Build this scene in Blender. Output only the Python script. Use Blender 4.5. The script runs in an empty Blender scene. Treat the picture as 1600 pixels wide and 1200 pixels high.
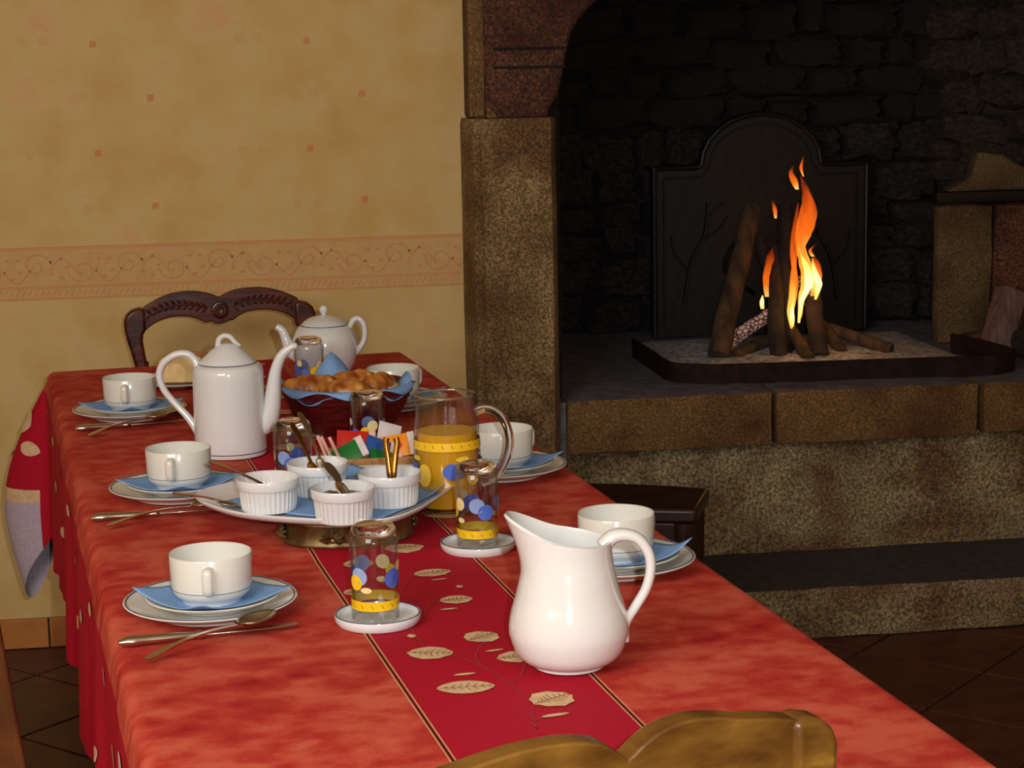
import bpy, bmesh, math, random
from mathutils import Vector, Matrix, noise
from math import sin, cos, pi, radians, hypot, atan2, exp

C = bpy.context.scene.collection
sc = bpy.context.scene

# ------------------------------------------------------------------ camera
CZ = 1.41
yaw, pitch, roll = radians(8.5), math.atan(532/3100), .018
F_ = Vector((sin(yaw)*cos(pitch), cos(yaw)*cos(pitch), -sin(pitch)))
R_ = Vector((cos(yaw), -sin(yaw), 0)); U_ = R_.cross(F_)
R2 = R_*cos(roll)-U_*sin(roll); U2 = U_*cos(roll)+R_*sin(roll)
cd = bpy.data.cameras.new('camera'); cam = bpy.data.objects.new('camera', cd); C.objects.link(cam)
M = Matrix((R2, U2, -F_)).transposed().to_4x4(); M.translation = Vector((0, 0, CZ))
cam.matrix_world = M
cd.sensor_width = 36; cd.lens = 3100/1600*36; cd.clip_start = .05
sc.camera = cam

# ------------------------------------------------------------------ light
w = bpy.data.worlds.new('world'); sc.world = w; w.use_nodes = True
w.node_tree.nodes['Background'].inputs[0].default_value = (1, .88, .72, 1)
w.node_tree.nodes['Background'].inputs[1].default_value = .10
def lamp(name, typ, loc, power, col, size=.1, target=None):
    l = bpy.data.lights.new(name, typ); l.energy = power; l.color = col
    o = bpy.data.objects.new(name, l); C.objects.link(o); o.location = loc
    if typ == 'AREA':
        l.shape = 'RECTANGLE'; l.size = size[0]; l.size_y = size[1]
    else:
        l.shadow_soft_size = size
    if target is not None:
        o.rotation_euler = (Vector(target)-Vector(loc)).to_track_quat('-Z', 'Y').to_euler()
    return o
lamp('camera_flash', 'POINT', (.075, -.03, 1.47), 100, (.96, .98, 1), .012)
lamp('room_ceiling_light', 'AREA', (-1.3, .1, 2.35), 72, (1, .97, .91), (1.5, 1.5), (-.2, 4.2, .9))
sc.view_settings.view_transform = 'Standard'; sc.view_settings.look = 'None'
sc.view_settings.exposure = 0; sc.view_settings.gamma = 1
sc.view_settings.use_curve_mapping = False
cy = sc.cycles
cy.max_bounces = 14; cy.transmission_bounces = 12; cy.transparent_max_bounces = 24; cy.glossy_bounces = 5
cy.caustics_reflective = False; cy.caustics_refractive = False

# ------------------------------------------------------------------ materials
def L(c):
    if isinstance(c, str): c = [int(c[i:i+2], 16) for i in (0, 2, 4)]
    return tuple(((v/255)/12.92 if v/255 <= .04045 else ((v/255+.055)/1.055)**2.4) for v in c)+(1,)
def mat(name, c1, c2=None, scale=20, rough=.5, metal=0, bump=0, bscale=None, stretch=(1, 1, 1), detail=4, lo=.35, hi=.65,
        coord='Object', c3=None, spec=.5, coat=0):
    m = bpy.data.materials.new(name); m.use_nodes = True; nt = m.node_tree; b = nt.nodes['Principled BSDF']
    b.inputs['Base Color'].default_value = L(c1); b.inputs['Roughness'].default_value = rough
    b.inputs['Metallic'].default_value = metal; b.inputs['Specular IOR Level'].default_value = spec
    b.inputs['Coat Weight'].default_value = coat; b.inputs['Coat Roughness'].default_value = .08
    tc = nt.nodes.new('ShaderNodeTexCoord'); mp = nt.nodes.new('ShaderNodeMapping')
    mp.inputs['Scale'].default_value = stretch
    nt.links.new(tc.outputs[coord], mp.inputs[0])
    n = nt.nodes.new('ShaderNodeTexNoise'); n.inputs['Scale'].default_value = scale; n.inputs['Detail'].default_value = detail
    nt.links.new(mp.outputs[0], n.inputs['Vector'])
    if c2 is None:
        c2 = [int(v*.92) for v in ([int(c1[i:i+2], 16) for i in (0, 2, 4)] if isinstance(c1, str) else c1)]
    r = nt.nodes.new('ShaderNodeValToRGB'); e = r.color_ramp.elements
    e[0].position = lo; e[0].color = L(c2); e[1].position = hi; e[1].color = L(c1)
    if c3:
        k = e.new(min(.98, hi+.12)); k.color = L(c3)
    nt.links.new(n.outputs['Fac'], r.inputs[0]); nt.links.new(r.outputs[0], b.inputs['Base Color'])
    if bump:
        n2 = nt.nodes.new('ShaderNodeTexNoise'); n2.inputs['Scale'].default_value = bscale or scale; n2.inputs['Detail'].default_value = 5
        nt.links.new(mp.outputs[0], n2.inputs['Vector'])
        bp = nt.nodes.new('ShaderNodeBump'); bp.inputs['Strength'].default_value = bump; bp.inputs['Distance'].default_value = .004
        nt.links.new(n2.outputs['Fac'], bp.inputs['Height']); nt.links.new(bp.outputs[0], b.inputs['Normal'])
    return m
def granite(name, base, dark, light, sc_=150, blotch=None):
    m = mat(name, base, dark, scale=sc_, rough=.85, bump=.6, bscale=70, lo=.36, hi=.6, c3=light, detail=3)
    nt = m.node_tree; b = nt.nodes['Principled BSDF']; r = [n for n in nt.nodes if n.type == 'VALTORGB'][0]
    mp = [n for n in nt.nodes if n.type == 'MAPPING'][0]
    n = nt.nodes.new('ShaderNodeTexNoise'); n.inputs['Scale'].default_value = 7; n.inputs['Detail'].default_value = 4
    nt.links.new(mp.outputs[0], n.inputs['Vector'])
    r2 = nt.nodes.new('ShaderNodeValToRGB'); e = r2.color_ramp.elements
    e[0].position = .35; e[0].color = L(blotch or 'b8a088'); e[1].position = .62; e[1].color = (1, 1, 1, 1)
    mx = nt.nodes.new('ShaderNodeMix'); mx.data_type = 'RGBA'; mx.blend_type = 'MULTIPLY'; mx.inputs[0].default_value = 1
    nt.links.new(n.outputs['Fac'], r2.inputs[0]); nt.links.new(r.outputs[0], mx.inputs[6]); nt.links.new(r2.outputs[0], mx.inputs[7])
    nt.links.new(mx.outputs[2], b.inputs['Base Color'])
    return m
def thin_glass(name, tint=(.93, .94, .95, 1)):
    # thin-walled clear glass: see-through, mirror-like towards grazing angles
    m = bpy.data.materials.new(name); m.use_nodes = True; nt = m.node_tree; nt.nodes.clear()
    o = nt.nodes.new('ShaderNodeOutputMaterial'); t = nt.nodes.new('ShaderNodeBsdfTransparent'); g_ = nt.nodes.new('ShaderNodeBsdfGlossy')
    g_.inputs['Roughness'].default_value = .03; g_.inputs['Color'].default_value = (1, 1, 1, 1)
    lw = nt.nodes.new('ShaderNodeLayerWeight'); lw.inputs[0].default_value = .35; fr = nt.nodes.new('ShaderNodeValToRGB')
    for p_, v_ in ((0, .05), (1, .75)): e_ = fr.color_ramp.elements[p_]; e_.position = p_; e_.color = (v_, v_, v_, 1)
    for p_, v_ in ((.6, .09), (.85, .30)): e_ = fr.color_ramp.elements.new(p_); e_.color = (v_, v_, v_, 1)
    r = nt.nodes.new('ShaderNodeValToRGB'); r.color_ramp.elements[0].position = .5; r.color_ramp.elements[0].color = tint
    r.color_ramp.elements[1].position = .95; r.color_ramp.elements[1].color = (.62, .61, .60, 1)
    lw.inputs[0].default_value = .5
    nt.links.new(lw.outputs['Facing'], r.inputs[0]); nt.links.new(r.outputs[0], t.inputs[0])
    mx = nt.nodes.new('ShaderNodeMixShader'); nt.links.new(lw.outputs['Facing'], fr.inputs[0]); nt.links.new(fr.outputs[0], mx.inputs[0]); nt.links.new(t.outputs[0], mx.inputs[1]); nt.links.new(g_.outputs[0], mx.inputs[2])
    nt.links.new(mx.outputs[0], o.inputs[0]); return m
def glassmat(name, col='ffffff', rough=0, ior=1.48):
    m = bpy.data.materials.new(name); m.use_nodes = True; b = m.node_tree.nodes['Principled BSDF']
    b.inputs['Base Color'].default_value = L(col); b.inputs['Roughness'].default_value = rough
    b.inputs['Transmission Weight'].default_value = 1; b.inputs['IOR'].default_value = ior
    return m

m_paper = mat('wallpaper', 'd2b57c', 'caa668', scale=9, rough=.8, lo=.32, hi=.6, detail=7, c3='d4aa78', spec=.2)
m_border = mat('wallpaper_border', 'd0aa72', 'cca26e', scale=40, rough=.8, spec=.2)
m_print = mat('orange_print', 'd08a5c', 'cd9a66', scale=60, rough=.8, spec=.2, lo=.3, hi=.6)
m_print3 = mat('faint_print', 'cda870', 'caa068', scale=60, rough=.8, spec=.2)
m_print2 = mat('pale_orange_print', 'cb8c60', 'c8946a', scale=60, rough=.8, spec=.2)
m_base = mat('baseboard_tile', 'b8742c', 'a5642a', scale=12, rough=.5)
m_tile = mat('floor_tile', '5c3020', '45221a', scale=14, rough=.5, bump=.15)
m_grout = mat('grout', '301c15', rough=.9)
m_granite = granite('granite_jamb', '9a8056', '5c4628', 'b89e74', 190)
m_granite_y = granite('granite_sill', '7c5c30', '54381c', '9c7c4c', 210)
m_granite_w = granite('granite_riser', 'a2916c', '5c4c36', 'c4b490', 150)
m_corbel = granite('granite_corbel', '6c4028', '33180e', '8c6848', blotch='a07060')  # redder, darker tone paints in the weaker flash on the upper stone
m_dimstone = mat('dimmed_stone_top', '6c6872', '504c54', scale=30, rough=.8, bump=.4)  # dimness of hearth tops under grazing flash painted in; also colours the mortar
m_tread = mat('dimmed_step_top', '433d3c', '302a2a', scale=40, rough=.85, bump=.4)  # step top painted darker to stand for flash skimming over it
m_soot = mat('sooty_stone', '1e1716', '0c0808', scale=14, rough=.9, bump=1, bscale=40)
m_lowsoot = mat('ash_dusted_stone', '342a28', '0f0a0a', scale=10, rough=.9, bump=1, bscale=40, lo=.42, hi=.66)
m_soot2 = mat('sooty_mortar', '1c1615', '0e0a09', scale=25, rough=.95, bump=1, bscale=60)
m_cheek = mat('brown_cheek_stone', '42342a', '1c140f', scale=10, rough=.9, bump=1, bscale=40)
m_inner = granite('inner_pillar_stone', '6c5a38', '463820', '847048', 200)
m_iron = mat('cast_iron', '120d0c', '0b0807', scale=30, rough=.5, metal=0, bump=.3, spec=.35)
m_rust = mat('brown_iron_strip', '2a1610', '180c0a', scale=30, rough=.75, spec=.2)
m_ash = mat('ash', 'c4beb8', '6a6460', scale=60, rough=1, bump=1, bscale=90, lo=.3, hi=.6)
m_bark = mat('log_bark', '5a4028', '2e1e12', scale=30, rough=.9, bump=1, bscale=60, stretch=(1, 1, .25))
m_bark2 = mat('scorched_bark', '3e2c1e', '1c120c', scale=26, rough=.9, bump=1, bscale=60, stretch=(1, 1, .25))
m_char = mat('charred_wood', '20140e', '0c0806', scale=40, rough=.9, bump=1, bscale=60)
m_cut = mat('cut_wood', 'b08a58', '906a3c', scale=30, rough=.8)
m_pinkwood = mat('grey_pink_wood', '7e605a', '5a423e', scale=20, rough=.8, stretch=(4, 4, .6))
m_white = mat('white_porcelain', 'dadadc', 'd6d6d8', scale=3, rough=.12, coat=.4)
m_pitch = mat('pitcher_porcelain', 'dededc', 'dadad8', scale=3, rough=.10, coat=.5)
m_cream = mat('cream_porcelain', 'dad8d0', 'd6d4cc', scale=3, rough=.15, coat=.4)
m_blueline = mat('blue_rim_line', '3a4660', rough=.3)
m_nap = mat('blue_paper_napkin', '86ace0', '7aa2d8', scale=300, rough=.85, spec=.2, bump=.2, bscale=500)
m_silver = mat('polished_cutlery', 'd6cabc', 'c4b6a4', scale=4, rough=.2, metal=1)
m_gold = mat('gilt_cutlery', 'c08c44', '9c6c2c', scale=6, rough=.2, metal=1)
m_brass = mat('old_brass', '8c7850', '5e4a30', scale=40, rough=.4, metal=.85, bump=.3)
m_red = mat('cloth_red', 'b0122a', 'a20e24', scale=400, rough=.8, spec=.15, bump=.15, bscale=800)
m_beige = mat('cloth_beige_print', 'd6b690', 'c6a47c', scale=90, rough=.85, spec=.1)
m_vein = mat('cloth_vein_print', '96704e', rough=.9, spec=.1)
m_stem = mat('cloth_stem_print', '9a4040', rough=.9, spec=.1)
m_line = mat('cloth_line_print', 'd89870', 'd08c64', scale=90, rough=.85, spec=.1)
m_lined = mat('cloth_dark_line', '5a1412', rough=.9, spec=.1)
m_under = mat('cloth_underside', 'b8a8b4', 'a898a6', scale=200, rough=.9, spec=.1)
m_jam = mat('jam', '4a1410', '30100c', scale=60, rough=.15, bump=1, bscale=80)
m_jelly = mat('orange_jam', 'c87020', 'b86018', scale=60, rough=.15)
m_crust = mat('golden_crust', 'd08a3c', '8a4416', scale=26, rough=.4, bump=.6, lo=.38, hi=.56, c3='e8bc78')
m_pale = mat('pale_bread', 'dcc088', 'cfae74', scale=60, rough=.8, bump=.5, bscale=120)
m_brown = mat('bread_crust', 'a8682c', '8a4c1c', scale=40, rough=.7)
m_bowl = mat('dark_red_basket', '5c1414', '380c0e', scale=30, rough=.3, stretch=(1, 1, 6), bump=.6, bscale=30)
m_tray = mat('tan_wicker', 'b88850', '94683a', scale=60, rough=.7, bump=.6)
m_wood_dark = mat('dark_chair_wood', '56200f', '320f08', scale=12, rough=.32, stretch=(1, 1, 5), bump=.15)
m_wood_honey = mat('honey_chair_wood', '7e5620', '50300f', scale=14, rough=.3, stretch=(1, 1, 2.5), bump=.3, c3='98702c', bscale=30)
m_stool = mat('dark_stool_wood', '3a1c12', '24100a', scale=14, rough=.4, stretch=(1, 1, 4))
m_bench = mat('reddish_bench_wood', '7c4420', '5e3018', scale=8, rough=.5, stretch=(6, 1, 1))
m_rush = mat('rush_seat', 'a88450', '7c5c34', scale=60, rough=.8, stretch=(1, 8, 1), bump=.5)
m_glass = glassmat('clear_glass'); m_thin = thin_glass('thin_clear_glass')
m_yel = mat('yellow_print', 'f2c420', 'eab818', scale=50, rough=.3)
m_yblk = mat('brown_tick_print', '5a4010', rough=.4)
m_blu = mat('blue_print', '3f5cb8', '5672c8', scale=60, rough=.3)
m_lblu = mat('pale_blue_print', '8fa6d8', rough=.3)
m_crm = mat('cream_print', 'ecd99a', rough=.3)
m_juice = mat('orange_juice', 'f0ae10', 'eba60c', scale=8, rough=.25)
m_prd = mat('red_packet', 'd0241c', 'c01c18', scale=30, rough=.4)
m_pgr = mat('green_packet', '1c7a34', '186c2c', scale=30, rough=.4)
m_pbl = mat('blue_packet', '2c5cae', rough=.4)
m_por = mat('orange_packet', 'f09a18', 'ea7c14', scale=60, rough=.4)
m_pwh = mat('white_packet', 'e6dcda', 'd8ccd0', scale=40, rough=.5)
m_ppk = mat('pink_sugar_stick', 'eac0b0', 'e0a898', scale=40, rough=.5)

# batik panels: streaks across the cloth plus blotches
def batik():
    m = bpy.data.materials.new('cloth_batik'); m.use_nodes = True; nt = m.node_tree; b = nt.nodes['Principled BSDF']
    b.inputs['Roughness'].default_value = .8; b.inputs['Specular IOR Level'].default_value = .15
    tc = nt.nodes.new('ShaderNodeTexCoord')
    def nz(scale, st, d=5):
        mp = nt.nodes.new('ShaderNodeMapping'); mp.inputs['Scale'].default_value = st
        n = nt.nodes.new('ShaderNodeTexNoise'); n.inputs['Scale'].default_value = scale; n.inputs['Detail'].default_value = d
        nt.links.new(tc.outputs['UV'], mp.inputs[0]); nt.links.new(mp.outputs[0], n.inputs['Vector']); return n.outputs['Fac']
    a = nz(9, (1, 1, 1)); s = nz(26, (.9, 1.15, 1)); g = nz(330, (.8, 1, 1), 2)
    ad = nt.nodes.new('ShaderNodeMath'); ad.operation = 'ADD'; ad2 = nt.nodes.new('ShaderNodeMath'); ad2.operation = 'MULTIPLY_ADD'
    nt.links.new(a, ad.inputs[0]); nt.links.new(s, ad.inputs[1])
    nt.links.new(g, ad2.inputs[0]); ad2.inputs[1].default_value = .22; nt.links.new(ad.outputs[0], ad2.inputs[2])
    r = nt.nodes.new('ShaderNodeValToRGB'); e = r.color_ramp.elements
    e[0].position = .79/1.6; e[0].color = L('981a1c'); e[1].position = 1.05/1.6; e[1].color = L('b2382c')
    k = e.new(1.28/1.6); k.color = L('c45844')
    sc2 = nt.nodes.new('ShaderNodeMath'); sc2.operation = 'MULTIPLY'; sc2.inputs[1].default_value = 1/1.6
    nt.links.new(ad2.outputs[0], sc2.inputs[0]); nt.links.new(sc2.outputs[0], r.inputs[0]); nt.links.new(r.outputs[0], b.inputs['Base Color'])
    return m
m_batik = batik()

def fire_mat(name, stops, strength, edge=.5):
    m = bpy.data.materials.new(name); m.use_nodes = True; nt = m.node_tree; nt.nodes.clear()
    o = nt.nodes.new('ShaderNodeOutputMaterial'); e = nt.nodes.new('ShaderNodeEmission'); t = nt.nodes.new('ShaderNodeBsdfTransparent')
    mx = nt.nodes.new('ShaderNodeMixShader'); tc = nt.nodes.new('ShaderNodeTexCoord'); sp = nt.nodes.new('ShaderNodeSeparateXYZ')
    r = nt.nodes.new('ShaderNodeValToRGB'); lw = nt.nodes.new('ShaderNodeLayerWeight'); lw.inputs[0].default_value = .5
    rr = nt.nodes.new('ShaderNodeValToRGB')
    n = nt.nodes.new('ShaderNodeTexNoise'); n.inputs['Scale'].default_value = 28; n.inputs['Detail'].default_value = 2
    mp = nt.nodes.new('ShaderNodeMapping'); mp.inputs['Scale'].default_value = (1.6, 1.6, .35)
    nt.links.new(tc.outputs['Object'], mp.inputs[0]); nt.links.new(mp.outputs[0], n.inputs['Vector'])
    el = r.color_ramp.elements
    el[0].position = stops[0][0]; el[0].color = stops[0][1]; el[1].position = stops[-1][0]; el[1].color = stops[-1][1]
    for p, c in stops[1:-1]:
        k = el.new(p); k.color = c
    nt.links.new(tc.outputs['Generated'], sp.inputs[0])
    ma = nt.nodes.new('ShaderNodeMath'); ma.operation = 'MULTIPLY_ADD'; ma.inputs[1].default_value = .5
    mb = nt.nodes.new('ShaderNodeMath'); mb.operation = 'SUBTRACT'; mb.inputs[1].default_value = .25
    nt.links.new(n.outputs['Fac'], ma.inputs[0]); nt.links.new(sp.outputs[2], ma.inputs[2]); nt.links.new(ma.outputs[0], mb.inputs[0])
    nt.links.new(mb.outputs[0], r.inputs[0]); nt.links.new(r.outputs[0], e.inputs[0]); e.inputs[1].default_value = strength
    # facing (0 in the middle of the tongue) makes the rim thin out
    rr.color_ramp.elements[0].position = .12; rr.color_ramp.elements[0].color = (1, 1, 1, 1)
    rr.color_ramp.elements[1].position = .82; rr.color_ramp.elements[1].color = (0, 0, 0, 1)
    nt.links.new(lw.outputs['Facing'], rr.inputs[0])
    mm = nt.nodes.new('ShaderNodeMath'); mm.operation = 'MULTIPLY'
    rz = nt.nodes.new('ShaderNodeValToRGB'); rz.color_ramp.elements[0].position = .55; rz.color_ramp.elements[0].color = (1, 1, 1, 1)
    rz.color_ramp.elements[1].position = 1; rz.color_ramp.elements[1].color = (.12, .12, .12, 1)
    nt.links.new(mb.outputs[0], rz.inputs[0])
    nt.links.new(rr.outputs[0], mm.inputs[0]); nt.links.new(rz.outputs[0], mm.inputs[1])
    m2 = nt.nodes.new('ShaderNodeMath'); m2.operation = 'MULTIPLY'; m2.inputs[1].default_value = edge
    nt.links.new(mm.outputs[0], m2.inputs[0])
    nt.links.new(m2.outputs[0], mx.inputs[0]); nt.links.new(t.outputs[0], mx.inputs[1]); nt.links.new(e.outputs[0], mx.inputs[2])
    nt.links.new(mx.outputs[0], o.inputs[0])
    return m
YW, OR, RD = (1, .62, .12, 1), (1, .17, .010, 1), (.45, .03, .004, 1)
m_fire = fire_mat('flame', [(0, (1, .30, .02, 1)), (.12, YW), (.38, (1, .42, .04, 1)), (.5, OR), (1, RD)], 1.35, .9)
m_fire2 = fire_mat('flame_orange', [(0, YW), (.3, OR), (1, RD)], 1.1, .75)
m_core = fire_mat('flame_core', [(0, (1, .45, .05, 1)), (.4, (1, .80, .30, 1)), (1, (1, .5, .05, 1))], 2.2, 1)
m_ember = bpy.data.materials.new('ember'); m_ember.use_nodes = True
def ember():
    nt = m_ember.node_tree; b = nt.nodes['Principled BSDF']; tc = nt.nodes.new('ShaderNodeTexCoord')
    n = nt.nodes.new('ShaderNodeTexVoronoi'); n.inputs['Scale'].default_value = 75; r = nt.nodes.new('ShaderNodeValToRGB')
    n.feature = 'DISTANCE_TO_EDGE'
    r.color_ramp.elements[0].position = .03; r.color_ramp.elements[0].color = (.02, .01, .01, 1)
    r.color_ramp.elements[1].position = .2; r.color_ramp.elements[1].color = (.75, .42, .34, 1)
    nt.links.new(tc.outputs['Object'], n.inputs['Vector']); nt.links.new(n.outputs['Distance'], r.inputs[0])
    nt.links.new(r.outputs[0], b.inputs['Emission Color']); b.inputs['Emission Strength'].default_value = .18
    nt.links.new(r.outputs[0], b.inputs['Base Color']); b.inputs['Roughness'].default_value = .9
ember()

# ------------------------------------------------------------------ mesh helpers
def obj(name, verts, faces, m, parent=None, smooth=True, loc=None, mats=None, mi=None, bevel=0, sub=0):
    me = bpy.data.meshes.new(name)
    if verts is None:
        faces.to_mesh(me); faces.free()
    else:
        me.from_pydata([tuple(v) for v in verts], [], faces)
    for x in (mats or [m]): me.materials.append(x)
    if mi:
        for p, k in zip(me.polygons, mi): p.material_index = k
    if smooth: me.polygons.foreach_set('use_smooth', [True]*len(me.polygons))
    me.update()
    o = bpy.data.objects.new(name, me); C.objects.link(o)
    if parent: o.parent = parent
    if loc: o.location = loc
    if bevel:
        b = o.modifiers.new('b', 'BEVEL'); b.width = bevel; b.segments = 3; b.limit_method = 'ANGLE'; b.angle_limit = radians(35)
    if sub:
        s = o.modifiers.new('s', 'SUBSURF'); s.levels = s.render_levels = sub
    return o
def tag(o, label, cat, group=None, kind=None):
    if label: o['label'] = label
    if cat: o['category'] = cat
    if group: o['group'] = group
    if kind: o['kind'] = kind
    return o
def thing(name, label, cat, loc=(0, 0, 0), rz=0, group=None):
    o = bpy.data.objects.new(name, None); C.objects.link(o); o.location = loc; o.rotation_euler = (0, 0, rz)
    return tag(o, label, cat, group)
def structure(o, label=None):
    o['kind'] = 'structure'
    if label: o['label'] = label
    return o
def copy_tree(o, parent=None):
    c = o.copy(); C.objects.link(c)
    if parent: c.parent = parent
    for ch in list(o.children): copy_tree(ch, c)
    return c
def inst(proto, first, loc, rz, label):
    o = proto if first else copy_tree(proto)
    o.location = loc; o.rotation_euler = (0, 0, rz); o['label'] = label
    return o
class G:
    """collects simple solids in one vertex list"""
    def __init__(s): s.v = []; s.f = []; s.mi = []
    def add(s, v, f, k=0):
        b = len(s.v); s.v += [Vector(p) for p in v]; s.f += [[i+b for i in q] for q in f]; s.mi += [k]*len(f); return s
    def box(s, x0, x1, y0, y1, z0, z1, k=0, M=None):
        v = [Vector((x, y, z)) for x in (x0, x1) for y in (y0, y1) for z in (z0, z1)]
        if M: v = [M @ p for p in v]
        return s.add(v, [(0, 1, 3, 2), (4, 6, 7, 5), (0, 4, 5, 1), (2, 3, 7, 6), (0, 2, 6, 4), (1, 5, 7, 3)], k)
    def lathe(s, prof, n=48, k=0, M=None, fr=None, cap=False):
        v = []; f = []; rings = []
        for (r, z) in prof:
            if r < 1e-6: rings.append([len(v)]); v.append(Vector((0, 0, z)))
            else:
                rings.append(list(range(len(v), len(v)+n)))
                for i in range(n):
                    a = 2*pi*i/n; q = r*(fr(a, z, r) if fr else 1); v.append(Vector((q*cos(a), q*sin(a), z)))
        for A, B in zip(rings, rings[1:]):
            for i in range(n):
                j = (i+1) % n
                if len(A) == 1 and len(B) == 1: continue
                if len(A) == 1: f.append([A[0], B[j], B[i]])
                elif len(B) == 1: f.append([A[i], A[j], B[0]])
                else: f.append([A[i], A[j], B[j], B[i]])
        if M: v = [M @ p for p in v]
        return s.add(v, f, k)
    def tube(s, pts, rad, n=12, k=0, up=None, cap=True, fl=1.0):
        """pts path, rad radius per point; fl flattens the section along the 'up' side"""
        pts = [Vector(p) for p in pts]; m = len(pts)
        if not isinstance(rad, (list, tuple)): rad = [rad]*m
        v = []; f = []; X = None
        for i in range(m):
            t = (pts[min(i+1, m-1)]-pts[max(i-1, 0)]).normalized()
            if X is None:
                X = Vector(up) if up else (Vector((0, 0, 1)) if abs(t.z) < .9 else Vector((1, 0, 0)))
            X = (X-t*X.dot(t)).normalized(); Y = t.cross(X)
            for j in range(n):
                a = 2*pi*j/n; v.append(pts[i]+X*(rad[i]*fl*cos(a))+Y*(rad[i]*sin(a)))
        for i in range(m-1):
            for j in range(n):
                q = (j+1) % n; f.append([i*n+j, i*n+q, (i+1)*n+q, (i+1)*n+j])
        if cap: f.append(list(range(n))[::-1]); f.append([(m-1)*n+j for j in range(n)])
        return s.add(v, f, k)
    def prism(s, poly, y0, y1, k=0, axis='y', M=None):
        """extrude 2D outline (x,z) along y (or (x,y) along z)"""
        n = len(poly)
        if axis == 'y': v = [Vector((p[0], y0, p[1])) for p in poly]+[Vector((p[0], y1, p[1])) for p in poly]
        else: v = [Vector((p[0], p[1], y0)) for p in poly]+[Vector((p[0], p[1], y1)) for p in poly]
        if M: v = [M @ p for p in v]
        return s.add(v, [list(range(n)), list(range(2*n-1, n-1, -1))]+[[i, i+n, (i+1) % n+n, (i+1) % n] for i in range(n)], k)
    def fan(s, pts, k=0):
        return s.add(pts, [list(range(len(pts)))], k)
    def build(s, name, m, parent=None, smooth=True, mats=None, bevel=0, sub=0, loc=None, norm=True):
        bm = bmesh.new(); vs = [bm.verts.new(p) for p in s.v]
        for q, k in zip(s.f, s.mi):
            try: fc = bm.faces.new([vs[i] for i in q]); fc.material_index = k
            except ValueError: pass
        if norm: bmesh.ops.recalc_face_normals(bm, faces=bm.faces)
        o = obj(name, None, bm, m, parent, smooth, loc, mats, None, bevel, sub)
        if smooth and not sub:
            try: o.data.set_sharp_from_angle(angle=radians(42))
            except Exception: pass
        return o
def spline(pts, n=6):
    """Catmull-Rom through the points (any dimension)"""
    out = []; P = [pts[0]]+list(pts)+[pts[-1]]
    for i in range(1, len(P)-2):
        for k in range(n):
            t = k/n; q = []
            for a, b, c, d in zip(P[i-1], P[i], P[i+1], P[i+2]):
                q.append(.5*((2*b)+(-a+c)*t+(2*a-5*b+4*c-d)*t*t+(-a+3*b-3*c+d)*t**3))
            out.append(tuple(q))
    out.append(tuple(pts[-1])); return out
rnd = random.Random(7)

# ------------------------------------------------------------------ SETTING
WY = 4.72
g = G(); g.box(-2.25, .64, WY, WY+.25, 0, 2.6)
wall = structure(g.build('wall_back', m_paper, smooth=False), 'ochre yellow mottled wallpapered wall behind the table')
# printed motifs of the wallpaper
def ring(g, cx, cz, r, wd, a0=0, a1=2*pi, y=WY-.0006, n=14):
    v = []
    for i in range(n+1):
        a = a0+(a1-a0)*i/n
        v += [(cx+(r-wd/2)*cos(a), y, cz+(r-wd/2)*sin(a)), (cx+(r+wd/2)*cos(a), y, cz+(r+wd/2)*sin(a))]
    g.add(v, [[2*i, 2*i+1, 2*i+3, 2*i+2] for i in range(n)])
def strip(g, pts, wd, y=WY-.0006):
    v = []; n = len(pts)
    for i, (x, z) in enumerate(pts):
        a = pts[max(0, i-1)]; b = pts[min(n-1, i+1)]; d = Vector((b[0]-a[0], b[1]-a[1])); d = d.normalized() if d.length else Vector((1, 0))
        v += [(x-d.y*wd/2, y, z+d.x*wd/2), (x+d.y*wd/2, y, z-d.x*wd/2)]
    g.add(v, [[2*i, 2*i+1, 2*i+3, 2*i+2] for i in range(n-1)])
g = G()
for i in range(-3, 6):
    for j in range(-1, 6):
        cx = -.13+i*.245+(j % 2)*.12; cz = 1.05+j*.125
        if cx < -2 or cx > .57 or cz < .98: continue
        if (i+j) % 2 == 0:
            s_ = .008; g.add([(cx-s_, WY-.0006, cz-s_), (cx+s_, WY-.0006, cz-s_*.8), (cx+s_*.9, WY-.0006, cz+s_), (cx-s_*.9, WY-.0006, cz+s_)], [(0, 1, 2, 3)])
g.build('square_motif', m_print, wall, smooth=False, norm=False)
g = G()
for i in range(-3, 6):
    for j in range(-4, 6):
        cx = -.02+i*.245+(j % 2)*.12; cz = 1.045+j*.13
        if cx > .53 or (cz > .8 and cz < .99) or cz < .1: continue
        if (i+j) % 2 == 1:
            for q in (-1, 1):
                ring(g, cx+q*.022, cz, .009, .0022); ring(g, cx+q*.022, cz, .003, .002)
                ring(g, cx+q*.022, cz+.02, .014, .0016, .3, 2.6)
g.build('flourish_motif', m_print3, wall, smooth=False, norm=False)
g = G(); g.box(-2.25, .60, WY-.0015, WY-.0002, .838, .962)
fr = g.build('trim_1', m_border, smooth=False); structure(fr, 'beige and orange scroll frieze across the yellow wall')
g = G(); yb = WY-.0022
for (z, wd) in ((.9605, .0032), (.9555, .0016), (.8695, .0022), (.8655, .0016), (.8415, .003)):
    strip(g, [(-2.25, z), (.60, z)], wd, yb)
g.build('border_line', m_print, fr, smooth=False, norm=False)
g = G()
x = -1.25
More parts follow.
